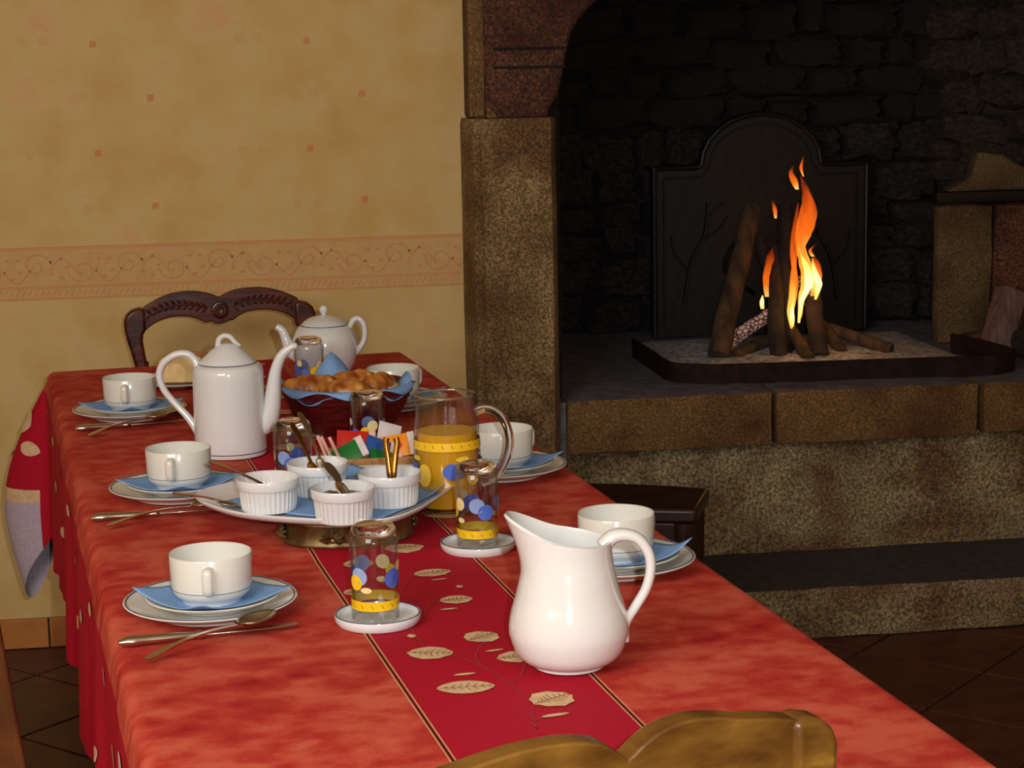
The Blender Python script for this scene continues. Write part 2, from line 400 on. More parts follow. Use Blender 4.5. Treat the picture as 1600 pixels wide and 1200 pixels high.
while x < .56:
    for q, zc in ((0, .918), (.105, .905)):
        s = 1 if q == 0 else -1
        pts = []
        for k in range(26):
            t = k/25; a = t*2.6*pi; r = .026*(1-t)+.005
            pts.append((x+q+s*r*cos(a)*1.1, zc+r*sin(a)*s))
        strip(g, pts, .0026, yb)
        strip(g, [(x+q+.03+.07*t, .905+.028*s*sin(t*pi*1.2)) for t in [k/8 for k in range(9)]], .0026, yb)
        for k in range(5):
            a = k*1.25+q*9; cx = x+q+.05+.02*cos(a); cz = .912+.024*sin(a); r = .0065
            g.add([(cx-r, yb, cz), (cx, yb, cz-r*.5), (cx+r, yb, cz+r*.3), (cx, yb, cz+r*.6)], [(0, 1, 2, 3)])
    x += .21
x = -1.3
while x < .59:
    strip(g, [(x, .847), (x+.008, .861)], .0022, yb); x += .014
g.build('scroll_print', m_print2, fr, smooth=False, norm=False)
# baseboard of tiles
bb = None; g = G(); g.box(-2.25, .585, WY-.010, WY, 0, .072)
bb = structure(g.build('baseboard_back', m_grout, smooth=False), 'tan tiled baseboard under the yellow wall')
gt = G(); gt.box(-.149, .149, -.016, -.009, .002, .074); t0 = None
for i in range(9):
    if t0 is None: t0 = o = gt.build('baseboard_tile', m_base, bb, smooth=False, bevel=.002)
    else: o = t0.copy(); C.objects.link(o)
    o.location = (-2.09+i*.302, WY, 0)
g = G(); g.box(-2.4, 3.5, -2.15, 6.2, -.06, -.006)
floor = structure(g.build('floor', m_grout, smooth=False), 'dark reddish-brown tiled floor')
gt = G(); gt.box(-.145, .145, -.145, .145, -.02, 0); t0 = None
for i in range(-14, 15):
    for j in range(-14, 15):
        x = .4+(i-j)*.298*.7071; y = 2.6+(i+j)*.298*.7071
        if not (-1.6 < x < 2.6 and 1.2 < y < 4.9): continue
        if t0 is None: t0 = o = gt.build('floor_tile', m_tile, floor, smooth=False, bevel=.002)
        else: o = t0.copy(); C.objects.link(o)
        o.location = (x, y, rnd.uniform(-.001, .001)); o.rotation_euler = (0, 0, radians(45))
g = G(); g.box(-2.4, 3.5, -2.15, 6.2, 2.62, 2.72)
structure(g.build('ceiling', mat('ceiling_plaster', 'd8c8a8', rough=.9), smooth=False))

m_plain = mat('plain_yellow_paper', 'd2b07a', 'c8a468', scale=9, rough=.85)
g = G(); g.box(-2.4, -2.25, -2.0, WY, 0, 2.62); structure(g.build('wall_left', m_plain, smooth=False))
g = G(); g.box(3.35, 3.5, -2.0, WY+1.4, 0, 2.62); structure(g.build('wall_right', m_plain, smooth=False))
g = G(); g.box(-2.4, 3.5, -2.15, -2.0, 0, 2.62); structure(g.build('wall_front', m_plain, smooth=False))
# ------------------------------------------------------------------ FIREPLACE
def rough_block(g, x0, x1, y0, y1, z0, z1, n=(8, 3, 8), amp=.004, ch=.012, seed=0, k=0):
    """a hewn block: subdivided box with chamfered edges and an uneven face"""
    bm = bmesh.new(); bmesh.ops.create_cube(bm, size=1)
    for ax in range(3):
        for e_ in range(1, n[ax]):
            co = [0, 0, 0]; co[ax] = -.5+e_/n[ax]; no = [0, 0, 0]; no[ax] = 1
            bmesh.ops.bisect_plane(bm, geom=bm.verts[:]+bm.edges[:]+bm.faces[:], plane_co=co, plane_no=no)
    sx, sy, sz = x1-x0, y1-y0, z1-z0; c = Vector(((x0+x1)/2, (y0+y1)/2, (z0+z1)/2)); idx = {}
    vs = []
    for i, v in enumerate(bm.verts):
        idx[v] = i
        p = Vector((v.co.x*sx, v.co.y*sy, v.co.z*sz))
        h = Vector((sx/2, sy/2, sz/2))
        on = [abs(abs(p[a])-h[a]) < 1e-5 for a in range(3)]
        if sum(on) >= 2:
            for a in range(3):
                if on[a]: p[a] -= math.copysign(ch*.55, p[a])
        q = p+c
        d = Vector((noise.noise(q*9+Vector((seed, 0, 0))), noise.noise(q*9+Vector((0, seed+5, 0))), noise.noise(q*9+Vector((0, 0, seed+9)))))
        vs.append(q+d*amp)
    g.add(vs, [[idx[v] for v in f.verts] for f in bm.faces], k); bm.free(); return g
fp = thing('fireplace', 'large granite open fireplace with raised hearth, right of the wallpapered wall', 'fireplace', (0, 0, 0))
fp['kind'] = 'structure'
g = G(); prof = [(.592, 4.66), (.592, 4.74), (.80, 4.74), (.806, 4.72), (.806, 4.622), (.790, 4.598), (.66, 4.598), (.628, 4.598), (.622, 4.61), (.607, 4.608)]
# jamb with small channels, made in rings up its height
rings = [0, .2, .4, .6, .8, 1.0, 1.15, 1.222, 1.238]
for a, b in zip(rings, rings[1:]):
    pass
v = []; f = []; n = len(prof)
for iz, z in enumerate(rings):
    for (px, py) in prof:
        sh = .0 if z < 1.23 else .012
        cx, cyy = .70, 4.67
        d = noise.noise(Vector((px*12, py*12, z*7)))*.004
        v.append((px+(cx-px)*sh*2+d, py+(cyy-py)*sh*2+d, z))
for i in range(len(rings)-1):
    for j in range(n):
        q = (j+1) % n; f.append([i*n+j, i*n+q, (i+1)*n+q, (i+1)*n+j])
f.append([(len(rings)-1)*n+j for j in range(n)])
g.add(v, f); g.build('jamb_stone', m_granite, fp)
g = G(); g.box(.60, .83, WY+.001, 5.2, 0, 2.6); g.build('jamb_backing', m_soot2, fp, smooth=False)
g = G(); g.box(.806, .824, 4.64, 4.75, .40, .553); g.build('mortar_joint', m_dimstone, fp, smooth=False)
# corbel
cor = [(.603, 1.236), (.790, 1.236), (.792, 1.258), (.812, 1.285), (.824, 1.33), (.834, 1.385), (.846, 1.43), (.866, 1.465), (.90, 1.498), (.95, 1.54), (1.02, 1.58), (1.12, 1.60), (1.12, 1.75), (.603, 1.75)]
g = G(); g.prism(cor, 4.625, 4.95); g.build('corbel', m_corbel, fp, bevel=.012)
g = G(); rough_block(g, .598, .642, 4.612, 4.64, 1.240, 1.76, (2, 1, 8), .004, .008, 3); g.build('corbel_edge', m_granite_y, fp)
g = G(); g.prism([(.642, 1.24), (.668, 1.24), (.642, 1.268)], 4.612, 4.63); g.build('corbel_chip', m_granite_y, fp)
for zz in (1.352, 1.395):
    g = G(); g.box(.66, .83, 4.619, 4.627, zz, zz+.006); g.build('corbel_joint', m_soot, fp, bevel=.002)
g = G(); rough_block(g, .60, 3.0, 4.60, 4.95, 1.752, 2.05, (16, 3, 3), .006, .015, 4); g.build('mantel_beam', m_corbel, fp)
g = G(); g.box(.60, 3.4, 4.72, 4.95, 2.05, 2.61); g.build('chimney_breast', m_paper, fp, smooth=False)
# hearth sill stones, riser and step
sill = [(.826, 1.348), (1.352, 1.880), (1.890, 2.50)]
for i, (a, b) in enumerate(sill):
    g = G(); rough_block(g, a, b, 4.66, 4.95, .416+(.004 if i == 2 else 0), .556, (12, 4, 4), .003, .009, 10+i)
    o = g.build('hearth_sill_stone', m_granite_y, fp, mats=[m_granite_y, m_dimstone])
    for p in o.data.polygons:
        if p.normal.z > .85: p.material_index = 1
g = G(); rough_block(g, .78, 2.6, 4.80, 5.95, .50, .553, (14, 8, 2), .003, .005, 20); g.build('hearth_slab', m_dimstone, fp)
rs = [(.72, 2.6)]
for i, (a, b) in enumerate(rs):
    g = G(); rough_block(g, a, b, 4.735, 4.95, .10, .418, (26, 2, 6), .004, .003, 30+i); g.build('riser_stone', m_granite_w, fp)
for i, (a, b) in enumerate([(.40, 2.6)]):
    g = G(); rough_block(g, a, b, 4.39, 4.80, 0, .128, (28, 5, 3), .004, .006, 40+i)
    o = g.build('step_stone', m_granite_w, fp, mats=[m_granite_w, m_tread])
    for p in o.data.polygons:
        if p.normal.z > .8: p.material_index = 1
# chimney walls of rubble stones
g = G(); g.box(.5, 3.0, 5.80, 6.0, .4, 2.6); back = g.build('chimney_back', m_soot2, fp, smooth=False)
stone_meshes = []
for s in range(6):
    g = G(); rough_block(g, -.5, .5, -.5, .5, -.5, .5, (5, 2, 4), .20, .14, 50+s*3)
    me = g.build('stone', m_soot, None); stone_meshes.append(me)
def stones(parent, place, x0, x1, z0, z1, m_list):
    z = z0
    while z < z1:
        h = rnd.uniform(.055, .115); x = x0-rnd.uniform(0, .1)
        while x < x1:
            wd = rnd.uniform(.07, .24)
            src = rnd.choice(stone_meshes)
            o = bpy.data.objects.new('stone', src.data); C.objects.link(o); o.parent = parent
            o.matrix_local = place(x+wd/2, z+h/2+.02*noise.noise(Vector((x*5, z*5, 0)))) @ Matrix.Rotation(radians(rnd.uniform(-7, 7)), 4, 'Y') @ Matrix.Rotation(radians(rnd.uniform(-8, 8)), 4, 'Z') @ Matrix.Rotation(radians(rnd.uniform(-12, 6)), 4, 'X') @ Matrix.Diagonal((wd*1.08, rnd.uniform(.08, .14), h*1.12, 1))
            if m_list is m_soot and z < 1.12:
                o.material_slots[0].link = 'OBJECT'; o.material_slots[0].material = m_lowsoot
            if m_list is not m_soot:
                o.material_slots[0].link = 'OBJECT'; o.material_slots[0].material = m_list
            x += wd+.008
        z += h+.006
stones(back, lambda x, z: Matrix.Translation((x, 5.79, z)), .82, 2.35, .56, 1.72, m_soot)
cheek = G(); cheek.box(-.65, .65, 0, .15, .5, 2.5)
ck = cheek.build('chimney_cheek', m_cheek, fp, smooth=False)
ck.location = (2.42, 5.35, 0); ck.rotation_euler = (0, 0, radians(-62))
stones(ck, lambda x, z: Matrix.Translation((x, -.0, z)), -.6, .55, .98, 1.72, m_cheek)
for s in stone_meshes: bpy.data.objects.remove(s)
g = G(); g.box(.55, .82, 4.96, 5.95, .4, 2.6); g.build('chimney_side', m_soot2, fp, smooth=False)
# inner pillar on the right with dark gap and plaster stone above
g = G(); rough_block(g, 2.0, 2.165, 5.29, 5.34, .553, .945, (4, 3, 8), .006, .010, 70); g.build('inner_pillar_stone', m_inner, fp)
g = G(); rough_block(g, 2.17, 2.40, 5.30, 5.36, .553, .945, (4, 3, 8), .006, .010, 71); g.build('inner_pillar_stone', m_corbel, fp)
g = G(); rough_block(g, 2.0, 2.6, 5.31, 5.36, .945, .98, (6, 3, 2), .004, .006, 72); g.build('gap_shade_strip', m_iron, fp)  # dark strip standing in for the shaded gap above the pillar
g = G(); g.prism([(2.03, .98), (2.6, .98), (2.6, 1.04), (2.26, 1.04), (2.19, 1.08), (2.12, 1.09), (2.10, 1.02)], 5.30, 5.36); g.build('plaster_stone', m_inner, fp, bevel=.01)

# ---- cast iron fireback
FB = thing('fireback', 'dark cast-iron fireback with arched top and branch relief behind the fire', 'fireback', (1.578, 5.60, .555), radians(0))
def fb_out(o=0):
    p = [(-.325+o, 0+o), (-.325+o, .50-o), (-.195+o*.5, .50-o)]
    for k in range(13):
        a = pi-pi*k/12; p.append((cos(a)*(.185-o*.9), .50+sin(a)*(.150-o)))
    p += [(.195-o*.5, .50-o), (.325-o, .50-o), (.325-o, 0+o)]
    return p
g = G(); g.prism(fb_out(), -.004, .022); g.build('plate', m_iron, FB, smooth=False, bevel=.003)
g = G(); pts = fb_out(.008)
for a, b in zip(pts, pts[1:]): g.tube([(a[0], -.006, a[1]), (b[0], -.006, b[1])], .007, 8)
g.build('rim_moulding', m_iron, FB)
g = G(); pts = fb_out(.036)
for a, b in zip(pts, pts[1:]): g.tube([(a[0], -.004, a[1]), (b[0], -.004, b[1])], .0035, 6)
g.build('inner_moulding', m_iron, FB)
def branch(x0, z0, s):
    g = G()
    g.tube([(x, -.006, z) for x, z in spline([(x0, z0), (x0+.02*s, z0+.12), (x0+.06*s, z0+.20), (x0+.07*s, z0+.29)])], .006, 6)
    g.tube([(x, -.006, z) for x, z in spline([(x0+.05*s, z0+.18), (x0+.10*s, z0+.21), (x0+.13*s, z0+.25)])], .0045, 6)
    g.tube([(x, -.006, z) for x, z in spline([(x0+.065*s, z0+.24), (x0+.10*s, z0+.28), (x0+.12*s, z0+.29)])], .004, 6)
    g.tube([(x, -.006, z) for x, z in spline([(x0+.01*s, z0+.10), (x0-.03*s, z0+.15), (x0-.035*s, z0+.2)])], .004, 6)
    return g
branch(-.23, .10, 1).build('branch_relief', m_iron, FB); branch(.23, .10, -1).build('branch_relief', m_iron, FB)
for s in (-1, 1):
    g = G(); g.tube([(s*x, -.006, z) for x, z in spline([(.02, .12), (.07, .16), (.11, .20), (.08, .27), (.03, .25)])], [.011]*25, 8, fl=.6); g.build('figure_relief', m_iron, FB)
# ---- fender strip round the fire
FN = thing('hearth_fender', 'low dark brown iron strip curving around the ash bed', 'fender', (0, 0, .555))
path = spline([(1.127, 5.274), (1.129, 5.05), (1.131, 4.885), (1.150, 4.835), (1.236, 4.79), (1.30, 4.785), (1.60, 4.768), (1.90, 4.748), (1.965, 4.752), (2.02, 4.79), (2.035, 4.85), (2.02, 5.0), (1.985, 5.13)], 5)
g = G(); n = len(path); v = []; H = .052
for i, (x, y) in enumerate(path):
    a = path[max(0, i-1)]; b = path[min(n-1, i+1)]; d = Vector((b[0]-a[0], b[1]-a[1])).normalized(); nx, ny = d.y*.003, -d.x*.003
    v += [(x-nx, y-ny, 0), (x+nx, y+ny, 0), (x+nx*1.6, y+ny*1.6, H), (x-nx, y-ny, H)]
f = []
for i in range(n-1):
    for j in range(4): f.append([i*4+j, i*4+(j+1) % 4, i*4+4+(j+1) % 4, i*4+4+j])
f += [[0, 1, 2, 3], [n*4-4, n*4-3, n*4-2, n*4-1]]
g.add(v, f); g.build('strip', m_rust, FN, smooth=True)
g = G(); 
for (x, y) in ((1.3, 4.779),): g.box(x-.003, x+.003, y-.004, y+.004, .0, H+.001)
g.build('joint', m_iron, FN, smooth=False)

# ---- ash bed
bm = bmesh.new(); NX, NY = 60, 34; vv = []
for j in range(NY+1):
    for i in range(NX+1):
        u, t = i/NX, j/NY; x = 1.16+u*.82; y = 4.80+t*.76
        e = max(0, 1-((u-.5)/.5)**4)*max(0, 1-((t-.5)/.5)**4)
        nz = noise.fractal(Vector((x*14, y*14, 3)), .8, 2, 5)
        z = .553+e*(.013+.022*exp(-((x-1.55)**2+(y-5.2)**2)/.05)+.008*nz)
        vv.append(bm.verts.new((x, y, z)))
for j in range(NY):
    for i in range(NX):
        a = j*(NX+1)+i; bm.faces.new([vv[a], vv[a+1], vv[a+NX+2], vv[a+NX+1]])
tag(obj('ash_bed', None, bm, m_ash), 'pale grey ash spread under the burning logs', 'ash', None, 'stuff')

# ---- logs
def P(px, py, pz): return Vector((px, py, pz))
def log(name, a, b, r0, r1, m, label, grp='logs in the fire', n=12, bend=0, endm=None):
    a = Vector(a); b = Vector(b); d = (b-a); pts = []; rad = []
    side = d.cross(Vector((0, 1, 0))).normalized()
    for k in range(9):
        t = k/8; q = a+d*t+side*bend*sin(t*pi); q += Vector((noise.noise(q*22), noise.noise(q*22+Vector((9, 0, 0))), 0))*.005
        pts.append(q-a); rad.append((r0+(r1-r0)*t)*(1+.10*noise.noise(q*31)))
    T = thing(name, label, 'log', a, 0, grp)
    g = G(); g.tube(pts, rad, n, cap=True); g.build('bark', m, T)
    if endm:
        dn = d.normalized(); Mx = Matrix.Translation(pts[-1]+dn*.0005) @ dn.to_track_quat('Z', 'Y').to_matrix().to_4x4()
        g = G(); g.lathe([(0, .003), (r1*.85, .001), (r1*.9, -.003)], 12, M=Mx); g.build('cut_end', endm, T)
    return T
log('fire_log', (1.322, 5.11, .575), (1.475, 5.32, .95), .031, .026, m_bark, 'thickest upright log, leaning right at the left of the fire')
log('fire_log', (1.475, 5.05, .570), (1.520, 5.22, .85), .024, .019, m_bark2, 'dark log standing upright in the middle of the fire', bend=.01)
log('fire_log', (1.502, 5.10, .565), (1.545, 5.24, .965), .024, .020, m_char, 'tallest charred log at the back, reaching behind the flames')
log('fire_log', (1.585, 5.05, .570), (1.60, 5.16, .72), .027, .022, m_bark2, 'short log in front of the brightest flame')
log('fire_log', (1.545, 5.12, .575), (1.478, 5.26, .87), .022, .017, m_char, 'charred log leaning left across the fire centre')
log('fire_log', (1.37, 5.10, .575), (1.50, 5.17, .615), .018, .016, m_bark, 'small log lying low left of the fire centre')
log('fire_log', (1.33, 5.19, .57), (1.50, 5.24, .665), .02, .017, m_ember, 'glowing ember-covered log behind the leaning left log')
log('fire_log', (1.80, 5.09, .575), (1.655, 5.20, .625), .018, .017, m_bark, 'brown log lying low at the right end of the fire')
log('fire_log', (1.665, 5.10, .572), (1.625, 5.22, .66), .018, .015, m_bark, 'short log leaning left at the right of the fire')
log('fire_log', (1.545, 5.02, .572), (1.53, 5.12, .635), .020, .016, m_bark, 'stubby log end standing at the front of the fire, beside the centre log')
log('fire_log', (1.635, 5.16, .57), (1.60, 5.26, .76), .019, .016, m_ember, 'log with a whitish glowing top behind the brightest flame')
T = thing('firewood_billet', 'pinkish-grey split log leaning at the right end of the hearth', 'log', (2.075, 5.05, .555), radians(8))
g = G(); Mx = Matrix.Rotation(radians(22), 4, 'Y') @ Matrix.Rotation(radians(-12), 4, 'X')
rough_block(g, -.038, .038, -.03, .03, 0, .19, (3, 2, 6), .004, .006, 80); g.v = [Mx @ p for p in g.v]; g.build('wood', m_pinkwood, T)
T = thing('firewood_billet', 'small brown wood stub lying left of the pinkish split log', 'log', (2.055, 5.17, .572), radians(20))
g = G(); rough_block(g, -.055, .055, -.02, .02, -.017, .030, (4, 2, 3), .012, .006, 81); g.build('wood', m_bark, T)
T = thing('firewood_billet', 'dark log lying at the far right of the hearth', 'log', (2.20, 5.02, .60), radians(35))
g = G(); g.tube([(-.09, 0, 0), (0, .005, .003), (.16, 0, 0)], [.042, .045, .043], 12); g.build('wood', m_char, T)

# ---- flames
def flame(pts, rad, m, y, label, flat=.5):
    """pts: (x,z) path, rad widths; a twisted flattened tongue of fire"""
    sp_ = spline([(p[0], p[1], r) for p, r in zip(pts, rad)], 6); n = 14; v = []; f = []; N = len(sp_)
    for i, (x, z, r) in enumerate(sp_):
        r = max(r, .0006); tw = i/N*2.2
        for j in range(n):
            a = 2*pi*j/n; rr = r*(1+.25*noise.noise(Vector((x*40, z*30, a*.8))))
            lx, ly = rr*cos(a), rr*flat*sin(a)
            v.append((x+lx*cos(tw*.3)-ly*sin(tw*.3), y+lx*sin(tw*.3)+ly*cos(tw*.3), z))
    for i in range(N-1):
        for j in range(n): q = (j+1) % n; f.append([i*n+j, i*n+q, (i+1)*n+q, (i+1)*n+j])
    f.append(list(range(n))[::-1]); f.append([(N-1)*n+j for j in range(n)])
    g = G(); g.add(v, f); return g
# the fire is one body of flame: tongues are its parts
FR = thing('flames', 'orange and yellow flames rising from the burning logs', 'fire', (0, 0, 0))
def wx(px): return 1.575+(px-1262)*.00170
def wz(py): return .575+(560-py)*.00168
def fl(pp, rr, m, y):
    flame([(wx(a), wz(b)) for a, b in pp], [r*.0017 for r in rr], m, y, '').build('flame_tongue', m, FR)
fl([(1250, 505), (1254, 470), (1264, 440), (1258, 415), (1250, 390), (1256, 350), (1262, 320), (1256, 295), (1250, 278)], [3, 7, 12, 11, 10, 14, 12, 6, 1], m_fire, 5.13)
fl([(1246, 512), (1250, 480), (1262, 450), (1260, 428), (1250, 405), (1246, 392)], [2, 4, 8, 7, 3, 1], m_core, 5.115)
fl([(1272, 475), (1277, 450), (1270, 428), (1266, 408)], [2, 6, 5, 1], m_core, 5.11)
fl([(1268, 470), (1276, 445), (1274, 420), (1268, 402)], [3, 8, 8, 1], m_fire, 5.12)
fl([(1240, 500), (1246, 460), (1244, 425), (1240, 395), (1246, 350), (1250, 320)], [2, 5, 5, 5, 5, 1], m_fire2, 5.15)
fl([(1252, 400), (1262, 370), (1272, 340), (1268, 315), (1258, 300)], [4, 9, 8, 5, 1], m_fire2, 5.14)
fl([(1246, 300), (1240, 285), (1236, 272), (1240, 262)], [3, 6, 4, 1], m_fire2, 5.14)
fl([(1258, 280), (1254, 266), (1258, 248)], [1, 3, 1], m_fire2, 5.15)
fl([(1229, 518), (1227, 495), (1229, 470), (1230, 440), (1234, 400), (1234, 362)], [2, 6, 6, 5, 4, 1], m_fire, 5.085)
fl([(1229, 514), (1228, 495), (1229, 474)], [2, 4, 1], m_core, 5.075)
fl([(1198, 470), (1196, 440), (1202, 410), (1206, 392)], [3, 6, 8, 2], m_fire2, 5.14)
fl([(1222, 348), (1220, 332), (1216, 318)], [2, 4, 1], m_fire2, 5.2)
fl([(1184, 486), (1183, 474), (1184, 464)], [3, 4, 1], m_core, 5.1)
fl([(1265, 405), (1261, 395), (1270, 386)], [3, 3, 1], m_fire2, 5.1)
lamp('fire_glow', 'POINT', (1.585, 5.02, .80), .5, (1, .42, .12), .05)

# ------------------------------------------------------------------ TABLE and cloth
TZ = .765; ROT = radians(6.39); HW = .357; V0, V1 = 1.53, 4.11; VC = (V0+V1)/2; HL = (V1-V0)/2; UC = .4835
ex = Vector((cos(ROT), sin(ROT), 0)); ey = Vector((-sin(ROT), cos(ROT), 0))
TO = ex*UC+ey*VC
T = thing('dining_table', 'long narrow wooden dining table hidden under the red cloth', 'table', (TO.x, TO.y, 0), ROT)
g = G(); g.box(-HW+.012, HW-.012, -HL+.012, HL-.012, TZ-.035, TZ-.004); g.build('tabletop', m_wood_dark, T, smooth=False, bevel=.006)
g = G(); g.box(-HW+.07, HW-.07, -HL+.09, -HL+.11, TZ-.13, TZ-.036).box(-HW+.07, HW-.07, HL-.11, HL-.09, TZ-.13, TZ-.036)
g.box(-HW+.07, -HW+.09, -HL+.1, HL-.1, TZ-.13, TZ-.036).box(HW-.09, HW-.07, -HL+.1, HL-.1, TZ-.13, TZ-.036); g.build('apron', m_wood_dark, T, smooth=False)
for sx in (-1, 1):
    for sy in (-1, 1):
        g = G(); g.tube([(sx*(HW-.08), sy*(HL-.1), 0), (sx*(HW-.08), sy*(HL-.1), TZ-.036)], [.025, .033], 10); g.build('leg', m_wood_dark, T)

D, DE = .35, .28
def side_pt(base, out, r, fl_, ph):
    """point of the hanging cloth at sheet distance r beyond the table edge"""
    rr = .016
    if r < rr*pi/2:
        a = r/rr; return Vector((base[0]+out[0]*rr*sin(a), base[1]+out[1]*rr*sin(a), TZ-rr*(1-cos(a))))
    s = r-rr*pi/2; o_ = rr+fl_(s)
    return Vector((base[0]+out[0]*o_, base[1]+out[1]*o_, TZ-rr-s*.985))
def fside(t):
    return lambda s: .004+s/.33*(.009*sin(t*14)+.007*sin(t*31+1)+.004*sin(t*53))
def fcorner(phi):
    k = sin(phi*2)
    return lambda s: (.004)*(1-k)+k*(.135*sin(pi/2*min(1, s/.30))-.05*max(0, (s-.28)/.2)**1.5)+s/.33*.008*sin(phi*6)*(1-k)
rl = [0, .006, .012, .018, .025, .05, .08, .115, .15, .185, .22, .255]
def ring_list(rm): return [min(r, rm) for r in rl]+[.258, .285]+[.285+(rm-.285)*k/5 for k in range(1, 6)]
cols = []  # (base, out, rmax, kind, t/phi, phi)
NS = {'side': 180, 'end': 60}
def add_edge(p0, p1, out, n, t0):
    for i in range(n+1):
        q = (p0[0]+(p1[0]-p0[0])*i/n, p0[1]+(p1[1]-p0[1])*i/n); t = t0+i/n*hypot(p1[0]-p0[0], p1[1]-p0[1])
        cols.append((q, out, D if out[0] else DE, fside(t), 0, t))
def add_corner(c, a0):
    for i in range(1, 18):
        ph = (pi/2)*i/18; a = a0+ph; a_, b_ = (D, DE) if a0 in (0, pi) else (DE, D); bs_ = a_+(b_-a_)*ph/(pi/2); rm = bs_+(.505-bs_)*sin(2*ph)**.8
        cols.append((c, (cos(a), sin(a)), rm, fcorner(ph), sin(2*ph), 0))
add_edge((HW, -HL), (HW, HL), (1, 0), 180, 0); add_corner((HW, HL), 0)
add_edge((HW, HL), (-HW, HL), (0, 1), 50, 3); add_corner((-HW, HL), pi/2)
add_edge((-HW, HL), (-HW, -HL), (-1, 0), 180, 6); add_corner((-HW, -HL), pi)
add_edge((-HW, -HL), (HW, -HL), (0, -1), 50, 9); add_corner((HW, -HL), 3*pi/2)
bm = bmesh.new(); uvl = bm.loops.layers.uv.new('UVMap'); grid = []; uvs = {}
for (b, o_, rm, ff, k, t) in cols:
    c = []
    for r in ring_list(rm):
        v_ = bm.verts.new(side_pt(b, o_, r, ff, 0)); uvs[v_] = (b[0]+o_[0]*r, b[1]+o_[1]*r); c.append(v_)
    grid.append(c)
nc = len(cols)
for i in range(nc):
    a, b = grid[i], grid[(i+1) % nc]; kk = max(cols[i][4], cols[(i+1) % nc][4])
    for j in range(len(a)-1):
        if (a[j].co-b[j].co).length < 1e-7:
            fc = bm.faces.new([a[j], a[j+1], b[j+1]]) if (a[j+1].co-b[j+1].co).length > 1e-7 else None
        else: fc = bm.faces.new([a[j], a[j+1], b[j+1], b[j]])
        if fc is None: continue
        r = rl[j] if j < len(rl) else 1
        fc.material_index = 0 if r < .03 else 1
        if kk > .18 and j >= len(rl): fc.material_index = 2 if j == len(rl) else (3 if j > len(rl) else 1)
# top: panels, straight along the cloth
LX = (-HW, -.0975, .0975, HW)
def wrinkle(x, y):
    e = min(1, (HW-abs(x))/.05, (HL-abs(y))/.05)
    z = .0
    # soft fold crossing the cloth in front of the platter and fine unevenness
    z += .0035*exp(-((y+.37+x*.25)/.032)**2)*exp(-((x-.03)/.22)**2)
    z += .0025*exp(-((y+.86-x*.3)/.04)**2)*exp(-((x-.12)/.05)**2)
    z += .0006*noise.noise(Vector((x*7, y*5, 1)))
    return max(0, e)*max(0, z)
xs = [-HW+i*(2*HW)/48 for i in range(49)]
for q in (-.0975, .0975):
    k = min(range(49), key=lambda i: abs(xs[i]-q)); xs[k] = q
ys = [-HL+i*(2*HL)/180 for i in range(181)]
tv = [[bm.verts.new((x, y, TZ+wrinkle(x, y))) for x in xs] for y in ys]
for r_ in tv:
    for v_ in r_: uvs[v_] = (v_.co.x, v_.co.y)
for j in range(180):
    for i in range(48):
        fc = bm.faces.new([tv[j][i], tv[j][i+1], tv[j+1][i+1], tv[j+1][i]])
        fc.material_index = 1 if abs((xs[i]+xs[i+1])/2) < .0975 else 0
for fc in bm.faces:
    for lp in fc.loops: lp[uvl].uv = uvs[lp.vert]
bmesh.ops.remove_doubles(bm, verts=bm.verts, dist=1e-5)
bmesh.ops.recalc_face_normals(bm, faces=bm.faces)
cloth = obj('tablecloth', None, bm, None, mats=[m_batik, m_red, m_beige, m_under])
cloth.location = (TO.x, TO.y, 0); cloth.rotation_euler = (0, 0, ROT)
tag(cloth, 'red and salmon tablecloth printed with beige leaves, draped over the table', 'tablecloth')
# woven lines beside the middle band
for name, m, offs, wd in (('border_line', m_line, (.0950, .1000), .0018), ('dark_line', m_lined, (.0975,), .0034)):
    g = G()
    for s in (-1, 1):
        for o_ in offs:
            v = []
            for y in ys[1:-1]:
                for x in (s*o_-wd/2, s*o_+wd/2): v.append((x, y, TZ+wrinkle(x, y)+(.0006 if m is m_line else .0004)))
            n_ = len(v)//2; g.add(v, [[2*i, 2*i+1, 2*i+3, 2*i+2] for i in range(n_-1)])
    g.build(name, m, cloth, norm=False, smooth=False)
# printed leaves (u from the middle of the cloth, v along the table)
def leafpoly(cx, cy_, ln, wd, ang, n=18, jag=.0):
    out = []
    for i in range(n):
        a = 2*pi*i/n; x = ln/2*cos(a); y = wd/2*sin(a)*(1-.35*abs(cos(a))**3)
        q = 1+jag*(1 if i % 2 else -1)
        x *= q; y *= q
        out.append((cx+x*cos(ang)-y*sin(ang), cy_+x*sin(ang)+y*cos(ang)))
    return out
gl, gv, gs = [], [], []
def put_leaf(poly, veins=None, mid=None):
    c_ = mid or sum((Vector(p) for p in poly), Vector())/len(poly); g = G(); g.add([c_]+list(poly), [[0, i+1, (i+1) % len(poly)+1] for i in range(len(poly))]); lo = g.build('printed_leaf', m_beige, cloth, norm=False, smooth=False)
    if veins:
        g = G()
        for q_ in veins: g.fan(q_)
        g.build('leaf_veins', m_vein, lo, norm=False, smooth=False)

